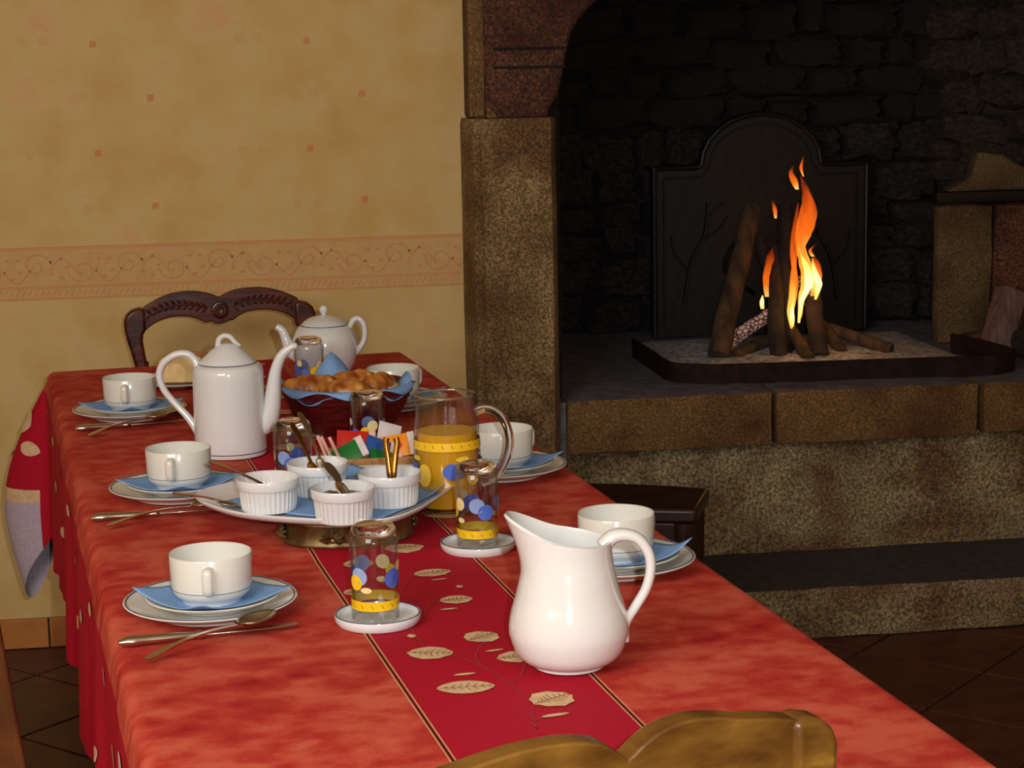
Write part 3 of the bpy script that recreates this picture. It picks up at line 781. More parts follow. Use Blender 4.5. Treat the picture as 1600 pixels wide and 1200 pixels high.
lf = [(.029, 2.328, .048, .034, .10, .03), (.029, 2.201, .040, .034, .0, .03), (.021, 2.048, .040, .042, .5, .03), (-.046, 2.008, .050, .044, -.35, .03),
      (.040, 1.965, .046, .040, .0, .03), (-.037, 1.884, .060, .040, -.15, .0), (.036, 1.822, .046, .048, .45, .05), (.02, 2.45, .052, .05, .1, .03),
      (-.078, 2.272, .03, .03, .3, 0), (-.05, 2.40, .04, .04, .2, .03)]
bud = [(.012, 2.166, .022, .006, 0), (.022, 1.995, .022, .006, .1), (-.028, 1.925, .024, .007, 0), (.026, 1.775, .03, .008, .1), (-.052, 2.075, .010, .014, 0), (.046, 2.255, .009, .012, 0), (.03, 2.295, .02, .005, 0)]
stems = [[(-.046, 2.0), (-.02, 1.985), (.0, 1.93), (.008, 1.885), (.012, 1.85), (.02, 1.83)], [(.021, 2.03), (.0, 1.99), (-.005, 1.95), (.0, 1.93)],
         [(.045, 1.95), (.025, 1.90), (.008, 1.885)], [(-.001, 1.745), (.001, 1.765), (.026, 1.775)], [(-.001, 1.745), (.006, 1.79), (.02, 1.815)],
         [(.029, 2.2), (.01, 2.21), (-.015, 2.17), (-.02, 2.14)], [(.029, 2.32), (.0, 2.31), (-.02, 2.27), (-.04, 2.2), (-.046, 2.12), (-.046, 2.03)]]
def top(x, y, dz): return (x, y, TZ+wrinkle(x, y)+dz)
for rep in range(-2, 4):
    sh = rep*.72; fx = -1 if rep % 2 else 1
    for (u, v_, ln, wd, an, jg) in lf:
        y = v_-VC+sh
        if not (-HL+.03 < y < HL-.03) or v_+sh < 1.76: continue
        veins = []
        c_, s_ = cos(an*fx), sin(an*fx)
        for k in range(-3, 4):
            bx = k*ln/8
            for q in (-1, 1):
                p0 = (bx, 0); p1 = (bx+ln*.08, q*wd*.28*(1-abs(k)/4.5))
                for (A, B) in ((p0, p1),):
                    dx, dy = B[0]-A[0], B[1]-A[1]; l = hypot(dx, dy) or 1; nx, ny = -dy/l*.0006, dx/l*.0006
                    quad = [(A[0]-nx, A[1]-ny), (B[0]-nx, B[1]-ny), (B[0]+nx, B[1]+ny), (A[0]+nx, A[1]+ny)]
                    veins.append([top(u*fx+a*c_-b*s_, y+a*s_+b*c_, .0016) for a, b in quad])
        quad = [(-ln*.5, -.0006), (ln*.4, -.0006), (ln*.4, .0006), (-ln*.5, .0006)]
        veins.append([top(u*fx+a*c_-b*s_, y+a*s_+b*c_, .0016) for a, b in quad])
        put_leaf([top(x, yy, .0012) for x, yy in leafpoly(u*fx, y, ln, wd, an*fx, jag=jg)], veins)
    for (u, v_, ln, wd, an) in bud:
        y = v_-VC+sh
        if -HL+.03 < y < HL-.03 and v_+sh > 1.76: put_leaf([top(x, yy, .0012) for x, yy in leafpoly(u*fx, y, ln, wd, an*fx, 10)])
    for st in stems:
        pp = spline([(a*fx, b-VC+sh) for a, b in st], 4)
        if not all(-HL+.03 < b < HL-.03 for a, b in pp): continue
        v = []
        for i, (x, y) in enumerate(pp):
            a = pp[max(0, i-1)]; b = pp[min(len(pp)-1, i+1)]; l = hypot(b[0]-a[0], b[1]-a[1]) or 1
            nx, ny = -(b[1]-a[1])/l*.0007, (b[0]-a[0])/l*.0007; v += [top(x-nx, y-ny, .0006), top(x+nx, y+ny, .0006)]
        g = G(); g.add(v, [[2*i, 2*i+1, 2*i+3, 2*i+2] for i in range(len(pp)-1)]); g.build('printed_stem', m_stem, cloth, norm=False, smooth=False)
# leaves on the hanging left side and its far corner
def left_pt(r, y, dz=.0016):
    t = 6+(HL-y); p = side_pt((-HW, y), (-1, 0), r, fside(t), 0); p.x -= dz; return p
for i in range(26):
    y = HL-.07-i*.098; r = (.085, .15, .215)[i % 3]; ln = .040; wd = .020
    put_leaf([left_pt(r+b, y+a) for a, b in leafpoly(0, 0, ln, wd, rnd.uniform(-.5, .5))])
def corner_pt(r, ph, c=(-HW, HL), a0=pi/2, dz=.0045):
    a = a0+ph; p = side_pt(c, (cos(a), sin(a)), r, fcorner(ph), 0); p.x += cos(a)*dz; p.y += sin(a)*dz; return p
for (r0, ph0, ln, wd) in ((.115, radians(62), .055, .05), (.19, radians(50), .03, .010), (.17, radians(78), .05, .03)):
    put_leaf([corner_pt(r0+b, ph0+a/max(.05, r0)) for a, b in leafpoly(0, 0, ln, wd, .3)], None, corner_pt(r0, ph0))

# ------------------------------------------------------------------ TABLEWARE
Z0 = TZ+.0012
def rimline(g, r, z, k=1, w_=.0011):
    g.lathe([(r-w_, z-.0003), (r, z+.0006), (r+w_, z-.0003)], 56, k)
# plate
def make_plate():
    T = thing('dinner_plate', '', 'plate', (0, 0, 0), 0, 'white plates with a blue rim line')
    g = G(); g.lathe([(0, .0025), (.056, .0025), (.06, .0005), (.063, .0005), (.064, .003), (.085, .0095), (.099, .0155), (.1003, .0168), (.099, .0178), (.084, .0125), (.066, .0072), (.060, .0062), (0, .006)], 64)
    g.build('dish', m_cream, T)
    g = G(); rimline(g, .0972, .0176, 0); g.build('rim_line', m_blueline, T)
    return T
def make_saucer():
    T = thing('saucer', '', 'saucer', (0, 0, 0), 0, 'white saucers under the cups')
    g = G(); g.lathe([(0, .0015), (.038, .0015), (.040, 0), (.043, 0), (.045, .0025), (.062, .0075), (.0765, .0135), (.078, .0150), (.0765, .016), (.062, .0105), (.045, .0062), (.030, .0052), (0, .005)], 56)
    g.build('dish', m_cream, T)
    return T
def make_cup():
    T = thing('breakfast_cup', '', 'cup', (0, 0, 0), 0, 'wide white breakfast cups')
    g = G(); g.lathe([(0, .003), (.029, .003), (.031, 0), (.0345, 0), (.036, .004), (.041, .0075), (.0455, .013), (.0465, .019), (.0475, .056), (.0470, .0568), (.0455, .056), (.0443, .02), (.042, .0125), (.034, .0065), (0, .0055)], 56)
    g.build('body', m_cream, T)
    g = G(); g.lathe([(.0462, .0168), (.0468, .0172), (.0463, .0176)], 56); g.build('foot_groove', m_blueline, T)
    g = G(); pts = spline([(0, -.0465, .048), (0, -.0545, .0478), (0, -.0585, .0445), (0, -.0585, .030), (0, -.0555, .022), (0, -.0475, .0205)], 5)
    g.tube(pts, .0036, 10, up=(1, 0, 0), fl=1.6); g.build('handle', m_cream, T)
    return T
def saucer_h(r):
    if r < .045: return .0065
    if r < .078: return .0065+(r-.045)/.033*.0098
    return .0163+(r-.078)*.25
def make_napkin(seed, half=.066, lift=((0, .01), (1, .012), (2, .004), (3, .008)), flat=False):
    n = 26; g = G(); v = []; rr_ = random.Random(seed); L_ = dict(lift)
    for j in range(n+1):
        for i in range(n+1):
            x = (i/n-.5)*2*half; y = (j/n-.5)*2*half; r = hypot(x, y); a = atan2(y, x)
            z = saucer_h(r)+.0018
            if r < .036: z = .0072
            # corners curl up by their own amount
            for k in range(4):
                d = abs((a-(pi/4+k*pi/2)+pi) % (2*pi)-pi)
                if r > .06: z += L_[k]*exp(-(d/.3)**2)*((r-.06)/.033)**1.2
            z += max(0, (r-.045))*.05*noise.noise(Vector((x*26+seed, y*26, 0)))
            v.append((x, y, z))
    g.add(v, [[j*(n+1)+i, j*(n+1)+i+1, (j+1)*(n+1)+i+1, (j+1)*(n+1)+i] for j in range(n) for i in range(n)])
    o = g.build('paper_napkin', m_nap, None, norm=False)
    s = o.modifiers.new('s', 'SOLIDIFY'); s.thickness = .0010; s.offset = 1
    return o
sets = [('L1', (-.021, 2.255), -4, 45-8, 'nearest left place setting, in front of the serving platter', ((0, .012), (1, .002), (2, .004), (3, .0))),
        ('L2', (-.066, 2.880), -12, 45+2, 'middle left place setting, left of the serving platter', ((0, .004), (1, .0), (2, .004), (3, .0))),
        ('L3', (-.160, 3.545), -8, 45+2, 'far left place setting, behind the coffee pot side', ((0, .004), (1, .0), (2, .004), (3, .0))),
        ('R1', (.474, 2.34), 120, 45-14, 'nearest right place setting, behind the large white pitcher', ((0, .020), (1, 0), (2, .0), (3, .012))),
        ('R2', (.416, 2.915), 120, 45-8, 'middle right place setting, right of the juice jug', ((0, .014), (1, 0), (2, 0), (3, .004))),
        ('R3', (.309, 3.53), 120, 45-10, 'far right place setting, behind the bread basket', ((0, .016), (1, 0), (2, 0), (3, .006)))]
pl, sa, cu = make_plate(), make_saucer(), make_cup()
where = {'L1': 'nearest on the left side of the table', 'L2': 'second on the left side, beside the serving platter', 'L3': 'farthest on the left side, left of the coffee pot',
         'R1': 'nearest on the right side, behind the tall white pitcher', 'R2': 'second on the right side, right of the juice jug', 'R3': 'farthest on the right side, behind the bread basket'}
for i, (k, (x, y), hr, nr, _, lift) in enumerate(sets):
    inst(pl, i == 0, (x, y, Z0), 0, 'white plate, '+where[k])
    inst(sa, i == 0, (x+.003, y, Z0+.0066), 0, 'white saucer, '+where[k])
    inst(cu, i == 0, (x+.002, y-.002, Z0+.0066+.0086), radians(hr), 'white breakfast cup, '+where[k])
    o = make_napkin(i*7+3, lift=lift); o.location = (x+.003, y, Z0+.0066); o.rotation_euler = (0, 0, radians(nr))
    tag(o, 'blue paper napkin under the cup '+where[k], 'napkin', 'blue napkins under the cups')

# cutlery, built along +x from handle end
def make_knife():
    T = thing('table_knife', '', 'knife', (0, 0, 0), 0, 'knives beside the plates')
    g = G(); pts = spline([(0, 0, .005), (.012, 0, .0055), (.03, 0, .0055), (.06, 0, .005), (.082, 0, .0048), (.088, 0, .0048), (.094, 0, .0045)], 4)
    rad = [r for r, in spline([(.004,), (.0085,), (.0075,), (.0070,), (.0055,), (.0075,), (.0045,)], 4)]
    g.tube(pts, rad, 12, fl=.7); g.build('handle', m_silver, T)
    g = G(); g.prism([(.092, -.004), (.14, -.0065), (.178, -.0072), (.196, -.004), (.203, .004), (.19, .0065), (.092, .005)], .0040, .0054, axis='z'); g.build('blade', m_silver, T, bevel=.0005)
    return T
def make_spoon(m=None, grp='spoons beside the plates', name='dessert_spoon', ln=1.0):
    m = m or m_silver
    T = thing(name, '', 'spoon', (0, 0, 0), 0, grp)
    g = G(); v = []; prof = [(0, .002), (.004, .005), (.015, .0062), (.03, .0045), (.06, .003), (.09, .0026), (.115, .0026), (.124, .004)]
    prof = spline(prof, 3); v = []
    for (x, hw) in prof:
        z = .004+.007*sin(min(1, x/.124)*pi*.9)+.0
        v += [(x*ln, -hw, z), (x*ln, hw, z), (x*ln, hw*.8, z-.0022), (x*ln, -hw*.8, z-.0022)]
    f = []
    for i in range(len(prof)-1):
        for j in range(4): f.append([i*4+j, i*4+(j+1) % 4, i*4+4+(j+1) % 4, i*4+4+j])
    f += [[0, 1, 2, 3], [len(v)-1, len(v)-2, len(v)-3, len(v)-4]]
    g.add(v, f); g.build('handle', m, T)
    g = G(); v = []; f = []; n = 10; mm = 20
    for i in range(n+1):
        q = i/n
        for j in range(mm):
            a = 2*pi*j/mm; x = .146*ln+.025*q*cos(a); y = .0165*q*sin(a)*(1-.12*cos(a)); z = .0085-.0075*(1-q*q)
            v.append((x, y, z))
    for i in range(n):
        for j in range(mm): k = (j+1) % mm; f.append([i*mm+j, i*mm+k, (i+1)*mm+k, (i+1)*mm+j])
    g.add(v, f); o = g.build('bowl', m, T, norm=False); s = o.modifiers.new('s', 'SOLIDIFY'); s.thickness = .0012; s.offset = 0
    return T
def ang(a, b): return atan2(b[1]-a[1], b[0]-a[0])
kn, sp = make_knife(), make_spoon()
ks = [((-.121, 2.135), (.075, 2.168)), ((-.184, 2.741), (0, 2.765)), ((-.248, 3.422), (-.05, 3.465))]
ss = [((-.090, 2.068), (.088, 2.188)), ((-.160, 2.689), (-.012, 2.742)), ((-.222, 3.352), (-.055, 3.480))]
nm = ['nearest left place setting', 'middle left place setting', 'far left place setting']
for i in range(3):
    inst(kn, i == 0, (ks[i][0][0], ks[i][0][1], Z0), ang(*ks[i]), 'silver table knife at the '+nm[i])
    o = inst(sp, i == 0, (ss[i][0][0], ss[i][0][1], Z0+.0018), ang(*ss[i]), 'silver spoon beside the knife at the '+nm[i])
    o.rotation_euler = (0, radians(-4.5), ang(*ss[i]))

# tumblers, upside down
def make_glass():
    T = thing('tumbler', '', 'glass', (0, 0, 0), 0, 'upturned printed tumblers')
    g = G(); g.lathe([(.0238, .0965), (.0256, .1015), (.0268, .101), (.0280, .093), (.0278, .08), (.0268, .05), (.0263, .016), (.0270, .0065), (.0268, .001), (.0258, 0), (.0248, .001), (.0248, .016), (.0252, .05), (.0262, .08), (.0262, .088), (.0252, .093), (.0238, .0965)], 48)
    g.build('body', m_thin, T)
    g = G(); g.lathe([(0, .1085), (.013, .1090), (.018, .1095), (.0230, .1075), (.0254, .1030), (.0252, .1018), (.0236, .0970), (.019, .0985), (0, .1000)], 48)
    g.build('thick_base', m_glass, T)
    def rad(z): return .0265+(z-.02)*.02+.00055
    g = G()
    for k in range(48):
        a0, a1 = 2*pi*k/48, 2*pi*(k+1)/48
        g.add([(rad(.014)*cos(a), rad(.014)*sin(a), .0135) for a in (a0, a1)]+[(rad(.025)*cos(a), rad(.025)*sin(a), .0245) for a in (a1, a0)], [(0, 1, 2, 3)])
    g.build('yellow_band', m_yel, T, norm=False)
    g = G()
    for k in range(14):
        a = 2*pi*k/14
        q = [(a, .021), (a+.05, .020), (a+.13, .0165), (a+.10, .0165)]
        g.fan([((rad(z)+.0003)*cos(b), (rad(z)+.0003)*sin(b), z) for b, z in q])
    g.build('band_tick', m_yblk, T, norm=False)
    def dot(a, z, r, m, name, off=0, ry=None):
        g = G(); pts = []
        for k in range(20):
            t = 2*pi*k/20; zz = z+(ry or r)*sin(t); aa = a+r*cos(t)/.027; pts.append(((rad(zz)+off)*cos(aa), (rad(zz)+off)*sin(aa), zz))
        c = ((rad(z)+off)*cos(a), (rad(z)+off)*sin(a), z)
        g.add([c]+pts, [[0, k+1, (k+1) % 20+1] for k in range(20)]); g.build(name, m, T, norm=False)
    for a_, z_, r_, m_, n_, o_, ry_ in ((-.05, .053, .0105, m_lblu, 'blue_fruit', 0, None), (-.22, .046, .0090, m_yel, 'yellow_fruit', .0003, None), (.28, .038, .0065, m_crm, 'cream_leaf', 0, .0035),
            (1.5, .050, .0115, m_blu, 'blue_fruit', 0, None), (1.9, .063, .006, m_crm, 'cream_fruit', 0, None), (2.35, .044, .0095, m_blu, 'blue_fruit', 0, None),
            (3.0, .048, .0085, m_yel, 'yellow_fruit', 0, None), (3.42, .058, .0085, m_crm, 'cream_fruit', 0, None), (3.5, .037, .006, m_crm, 'cream_leaf', 0, .0035),
            (4.35, .057, .0100, m_lblu, 'blue_fruit', 0, None), (4.78, .048, .0105, m_blu, 'blue_fruit', .0003, None)):
        dot(a_, z_, r_, m_, n_, o_, ry_)
    return T
def make_coaster():
    T = thing('coaster_dish', '', 'coaster', (0, 0, 0), 0, 'white porcelain coasters under the tumblers')
    g = G(); g.lathe([(0, .001), (.040, .001), (.042, 0), (.0455, .0), (.0485, .004), (.0492, .009), (.0485, .0112), (.0468, .0105), (.0455, .006), (.043, .0048), (0, .0046)], 56); g.build('dish', m_white, T)
    g = G(); rimline(g, .0474, .0113, 0, .0009); g.build('rim_line', m_blueline, T)
    return T
gp, cp = make_glass(), make_coaster()
inst(cp, True, (.166, 2.172, Z0), 0, 'white coaster dish under the nearest tumbler')
inst(cp, False, (.322, 2.475, Z0), 0, 'white coaster dish under the tumbler behind the pitcher spout')
gs_ = [((.164, 2.176, Z0+.0048), -2.3, 'nearest upturned tumbler, on a coaster in front of the platter'),
       ((.322, 2.478, Z0+.0048), -6.07, 'upturned tumbler on a coaster, right of the platter'),
       ((.228, 3.075, Z0), -4.77, 'upturned tumbler in front of the bread basket, behind the sachets'),
       ((.168, 3.690, Z0), -4.25, 'farthest upturned tumbler, in front of the round teapot'),
       ((.102, 2.86, Z0), -6.5, 'upturned tumbler between coffee pot and ramekins')]
for i, (l, rz, lb) in enumerate(gs_): inst(gp, i == 0, l, rz, lb)

# ---- milk pitcher
PT = thing('milk_pitcher', 'tall plain white porcelain pitcher with wide spout, in the foreground', 'pitcher', (.350, 1.972, Z0), radians(-8.5)); PT.scale = (1.045, 1.045, 1.03)
prof = [(.030, 0), (.034, .001), (.0345, .004), (.044, .008), (.0515, .017), (.0565, .032), (.0575, .043), (.0552, .058), (.0505, .075), (.0462, .094), (.0436, .108), (.0424, .120), (.0425, .134)]
def pit_ring(r, z, n=64, inner=0):
    out = []; t = max(0, (z-.098)/.036); 
    for i in range(n):
        a = 2*pi*i/n; c = -cos(a)   # 1 at the spout (-x)
        k = max(0, c)**3
        R = (r-inner)*(1-.05*t*abs(sin(a)))+k*.0185*t**1.6
        zz = z+t**1.5*(.006*c+.018*k+.003*max(0, -c)**8)
        out.append(Vector((R*cos(a), R*sin(a), zz)))
    return out
prof = [(r*1.045, z) for r, z in prof]; g = G(); prof = spline(prof, 3); rings_ = [pit_ring(r, z) for r, z in prof]
rings_.append(pit_ring(.0415, .1352, inner=.0)); inn = [(r, z) for r, z in prof if z > .010][::-1]
rings_ += [pit_ring(r, z, inner=.0035) for r, z in inn]
v = [p for R in rings_ for p in R]; n = 64; f = []
for i in range(len(rings_)-1):
    for j in range(n): k = (j+1) % n; f.append([i*n+j, i*n+k, (i+1)*n+k, (i+1)*n+j])
f.append(list(range(n))); f.append([(len(rings_)-1)*n+j for j in range(n)][::-1])
g.add(v, f); g.build('body', m_pitch, PT)
g = G(); pts = spline([(.036, 0, .125), (.044, 0, .133), (.056, 0, .1355), (.070, 0, .131), (.080, 0, .117), (.0825, 0, .100), (.078, 0, .080), (.068, 0, .062), (.058, 0, .046), (.0545, 0, .036), (.058, 0, .024)], 5)
rad = [r for r, in spline([(.008,), (.0075,), (.0065,), (.0058,), (.0055,), (.0052,), (.005,), (.005,), (.005,), (.0062,), (.003,)], 5)]
g.tube(pts, rad, 14, up=(0, 1, 0), fl=1.35); g.build('handle', m_pitch, PT)
g = G(); g.lathe([(.0305, .0012), (.0352, .0028), (.0340, .0044)], 56); g.build('foot_ring', m_pitch, PT)

# ---- coffee pot
CPt = thing('coffee_pot', 'tall cylindrical white coffee pot with curved spout and loop handle', 'coffee pot', (.014, 3.17, Z0), radians(-8.5))
g = G(); g.lathe([(0, .002), (.052, .002), (.054, 0), (.0565, .001), (.0575, .006), (.0575, .03), (.0568, .12), (.0565, .136), (.0545, .143), (.049, .147), (.045, .1485), (.043, .148), (.043, .14), (0, .14)], 56); g.build('body', m_white, CPt)
g = G(); g.lathe([(.0574, .0065), (.0579, .0075), (.0574, .0085)], 56); g.build('base_line', m_blueline, CPt)
g = G(); g.lathe([(0, .150), (.045, .1475), (.046, .149), (.0435, .153), (.036, .160), (.026, .169), (.016, .176), (.009, .179), (0, .180)], 48); ld = g.build('lid', m_white, CPt)
g = G(); g.tube(spline([(-.014, 0, .174), (-.012, 0, .186), (-.004, 0, .192), (.006, 0, .190), (.012, 0, .183), (.018, 0, .178), (.022, 0, .176)], 4), [r for r, in spline([(.005,), (.0045,), (.0042,), (.0042,), (.004,), (.003,), (.002,)], 4)], 10, up=(0, 1, 0), fl=1.3); g.build('lid_loop', m_white, ld)
g = G(); g.lathe([(.0435, .1478), (.0462, .1484), (.0468, .1496)], 48); g.build('lid_line', m_blueline, ld)
g = G(); pts = spline([(-.047, 0, .130), (-.050, 0, .150), (-.062, 0, .163), (-.082, 0, .163), (-.102, 0, .150), (-.110, 0, .130), (-.104, 0, .107), (-.088, 0, .085), (-.068, 0, .062), (-.054, 0, .040), (-.054, 0, .028)], 4)
g.tube(pts, [r for r, in spline([(.008,), (.0065,), (.006,), (.006,), (.006,), (.0058,), (.0055,), (.0055,), (.006,), (.007,), (.004,)], 4)], 12, up=(0, 1, 0), fl=1.3); g.build('handle', m_white, CPt)
g = G(); pts = spline([(.050, 0, .040), (.060, 0, .052), (.068, 0, .075), (.072, 0, .105), (.077, 0, .135), (.087, 0, .158), (.103, 0, .172), (.112, 0, .173)], 4)
g.tube(pts, [r for r, in spline([(.014,), (.017,), (.015,), (.012,), (.0095,), (.008,), (.0065,), (.0045,)], 4)], 14, up=(0, 1, 0), fl=1.1); g.build('spout', m_white, CPt)

# ---- teapot
TP = thing('teapot', 'round-bellied white teapot with ball knob behind the bread basket', 'teapot', (.208, 3.875, Z0), radians(-8.5))
g = G(); g.lathe([(0, .002), (.034, .002), (.036, 0), (.040, .001), (.048, .010), (.058, .028), (.0635, .048), (.0645, .062), (.0625, .080), (.058, .093), (.051, .103), (.046, .107), (.043, .1075), (.043, .10), (0, .10)], 56); g.build('body', m_white, TP)
g = G(); g.lathe([(.0445, .1068), (.0472, .1072), (.0478, .1058)], 48); g.build('rim_line', m_blueline, TP)
g = G(); g.lathe([(0, .108), (.044, .1072), (.0445, .1085), (.040, .113), (.030, .119), (.016, .1235), (.007, .125), (0, .1255)], 48); ld = g.build('lid', m_white, TP)
g = G(); g.lathe([(.004, .124), (.005, .127), (.0078, .131), (.0088, .136), (.0075, .141), (.004, .144), (0, .1448)], 20); g.build('knob', m_white, ld)
g = G(); g.tube(spline([(-.052, 0, .045), (-.068, 0, .058), (-.076, 0, .078), (-.083, 0, .096), (-.094, 0, .104)], 4), [r for r, in spline([(.016,), (.0135,), (.010,), (.0085,), (.006,)], 4)], 12, up=(0, 1, 0)); g.build('spout', m_white, TP)
g = G(); g.tube(spline([(.050, 0, .100), (.058, 0, .114), (.068, 0, .117), (.077, 0, .108), (.080, 0, .090), (.076, 0, .070), (.060, 0, .048)], 4), .0058, 12, up=(0, 1, 0), fl=1.35); g.build('handle', m_white, TP)

# ---- juice jug
JG = thing('juice_jug', 'clear glass jug with handle and printed fruit, holding orange juice', 'jug', (.309, 2.69, Z0), radians(-8.5))
def jug_r(z): return .0455+.0018*sin(min(1, z/.11)*pi)-max(0, z-.11)*.07
op = [(0, 0), (.040, 0), (.0445, .003)]+[(jug_r(z)+(.0009*sin((z-.118)*900) if .118 < z < .138 else 0), z) for z in [.008+.004*i for i in range(40)]]
ip = [(jug_r(z)-.0030, z) for z in [.165-.004*i for i in range(39)]]+[(.036, .008), (0, .008)]
def lip(a, z, r): return 1+(.10*max(0, -cos(a))**14*max(0, (z-.148)/.017))
g = G(); g.lathe(op+[(jug_r(.167)-.0005, .1675), (jug_r(.167)-.0025, .1672)]+ip, 64, fr=lip); g.build('glass_body', m_thin, JG)
g = G(); pts = spline([(.040, 0, .142), (.052, 0, .146), (.066, 0, .143), (.078, 0, .132), (.086, 0, .112), (.087, 0, .090), (.081, 0, .070), (.072, 0, .054), (.060, 0, .044), (.0475, 0, .040)], 5)
g.tube(pts, [r for r, in spline([(.007,), (.0062,), (.0062,), (.0062,), (.006,), (.006,), (.0058,), (.0055,), (.005,), (.006,)], 5)], 14, up=(0, 1, 0), fl=1.2); g.build('handle', m_glass, JG)
g = G(); g.lathe([(jug_r(.166)-.0016+.0014*cos(a), .1668+.0016*sin(a)) for a in [2*pi*k/10 for k in range(11)]], 64, fr=lip); g.build('rim', m_glass, JG)
g = G(); g.lathe([(0, .0085), (.036, .0085), (jug_r(.02)-.0034, .013)]+[(jug_r(z)-.0034, z) for z in (.03, .05, .07, .09, .105, .116)]+[(0, .116)], 56); g.build('orange_juice', m_juice, JG)
g = G(); rj = lambda z: jug_r(z)+.0006
for k in range(56):
    a0, a1 = 2*pi*k/56, 2*pi*(k+1)/56
    g.add([(rj(.094)*cos(a), rj(.094)*sin(a), .094) for a in (a0, a1)]+[(rj(.106)*cos(a), rj(.106)*sin(a), .106) for a in (a1, a0)], [(0, 1, 2, 3)])
g.build('yellow_band', mat('yellow_band_print', 'f6c62c', 'f0bc20', scale=40, rough=.3), JG, norm=False)
g = G()
for k in range(22):
    a = 2*pi*k/22; g.fan([((rj(z)+.0003)*cos(b), (rj(z)+.0003)*sin(b), z) for b, z in ((a, .103), (a+.03, .1025), (a+.08, .0985), (a+.06, .0985))])
g.build('band_tick', m_yblk, JG, norm=False)
def jdot(a, z, r, m, name, off=0, ry=None):
    g = G(); pts = []
    for k in range(20):
        t = 2*pi*k/20; zz = z+(ry or r)*sin(t); aa = a+r*cos(t)/.046; pts.append(((rj(zz)+off)*cos(aa), (rj(zz)+off)*sin(aa), zz))
    g.add([((rj(z)+off)*cos(a), (rj(z)+off)*sin(a), z)]+pts, [[0, k+1, (k+1) % 20+1] for k in range(20)]); g.build(name, m, JG, norm=False)
m_jleaf = mat('leaf_print_yellow', 'fbd04a', rough=.3)
for q in (0, 1, 2, 3):
    a = -1.42+q*pi/2
    jdot(a, .066, .0115, m_blu, 'blue_fruit'); jdot(a+.26, .068, .0100, m_blu, 'blue_fruit', .0004)
    jdot(a+.35, .083, .010, m_jleaf, 'leaf_motif', .0, .0035); jdot(a-.85, .06, .011, m_jleaf, 'yellow_fruit', 0, .016)

# ---- brass stand and platter with ramekins
ST = thing('brass_stand', 'low oval brass stand with ornate mounts under the white platter', 'stand', (.160, 2.578, Z0), radians(5))
def ell(a, z, r): return 1/math.sqrt((cos(a))**2+(sin(a)/.78)**2)
g = G(); g.lathe([(.083, 0), (.087, 0), (.0885, .003), (.086, .006), (.086, .027), (.088, .030), (.087, .032), (.083, .032), (.084, .027), (.084, .006), (.083, 0)], 56, fr=ell); g.build('band', m_brass, ST)
for k in range(6):
    a = -pi/2-.42+k*pi/3*1.0; R_e = .087*ell(a, 0, 0); T2 = G()
    c = Vector((R_e*cos(a), R_e*sin(a), .012)); tx = Vector((-sin(a), cos(a), 0)); no = Vector((cos(a), sin(a), 0))
    for j in range(7):
        b = pi*j/6; tip = c+tx*(.017*cos(b))+Vector((0, 0, .014*sin(b)))+no*.001
        T2.tube([c+no*.001, (c+tip)/2+no*.005, tip], [.0018, .0042, .0018], 8)
    T2.lathe([(0, .005), (.003, .0035), (.004, 0)], 12, M=Matrix.Translation(c+no*.002) @ no.to_track_quat('Z', 'Y').to_matrix().to_4x4())
    T2.build('leaf_mount', m_gold if False else m_brass, ST)
PA = radians(4)
PL = thing('serving_platter', 'large white rectangular platter with rounded corners on the brass stand', 'platter', (.152, 2.628, Z0+.0325), 0)
# outline measured on the table: long side runs left to right
outl = spline([(-.192, .045), (-.180, -.005), (-.135, -.075), (-.060, -.125), (.010, -.150), (.055, -.150), (.100, -.100), (.150, .000), (.182, .080), (.178, .120), (.120, .165), (.055, .178), (-.030, .165), (-.120, .125), (-.175, .080), (-.192, .045)], 5)[:-1]
def plat(off, z): 
    return [Vector((x*off, y*off+.0, z)) for x, y in outl]
g = G(); RR = [plat(.66, 0), plat(.70, 0), plat(.84, .0015), plat(.96, .005), plat(1.002, .0105), plat(1.008, .0130), plat(1.0, .0146), plat(.88, .0075), plat(.80, .0045), plat(.4, .0045)]
n = len(outl); v = [p for R in RR for p in R]; f = []
for i in range(len(RR)-1):
    for j in range(n): k = (j+1) % n; f.append([i*n+j, i*n+k, (i+1)*n+k, (i+1)*n+j])
f.append(list(range(n))[::-1]); f.append([(len(RR)-1)*n+j for j in range(n)])
g.add(v, f); g.build('dish', m_white, PL)
# napkin sheet on the platter
g = G(); n = 40; v = []
def insid(x, y):
    """scale of the platter outline at which the point lies"""
    a = atan2(y, x); best = 9; 
    for i in range(len(outl)):
        p, q = outl[i], outl[(i+1) % len(outl)]
        d = (q[0]-p[0])*sin(a)-(q[1]-p[1])*cos(a)
        if abs(d) < 1e-9: continue
        t = (p[1]*cos(a)-p[0]*sin(a))/d
        if -1e-6 <= t <= 1+1e-6:
            hx = p[0]+(q[0]-p[0])*t; hy = p[1]+(q[1]-p[1])*t
            if hx*cos(a)+hy*sin(a) > 0: best = min(best, hypot(hx, hy))
    return hypot(x, y)/best
cnr = [(-.168, .012), (.034, -.142), (.212, .104), (.03, .168)]
for j in range(n+1):
    for i in range(n+1):
        s_, t_ = i/n, j/n
        x = (1-s_)*(1-t_)*cnr[0][0]+s_*(1-t_)*cnr[1][0]+s_*t_*cnr[2][0]+(1-s_)*t_*cnr[3][0]
        y = (1-s_)*(1-t_)*cnr[0][1]+s_*(1-t_)*cnr[1][1]+s_*t_*cnr[2][1]+(1-s_)*t_*cnr[3][1]
        y += .006*sin(s_*9)*(1-t_); q = insid(x, y)
        z = .0068 if q < .82 else .0068+(q-.82)*.062
        z += max(0, q-.80)*.045*(.5+noise.noise(Vector((x*28, y*28, 4))))
        v.append((x, y, z))
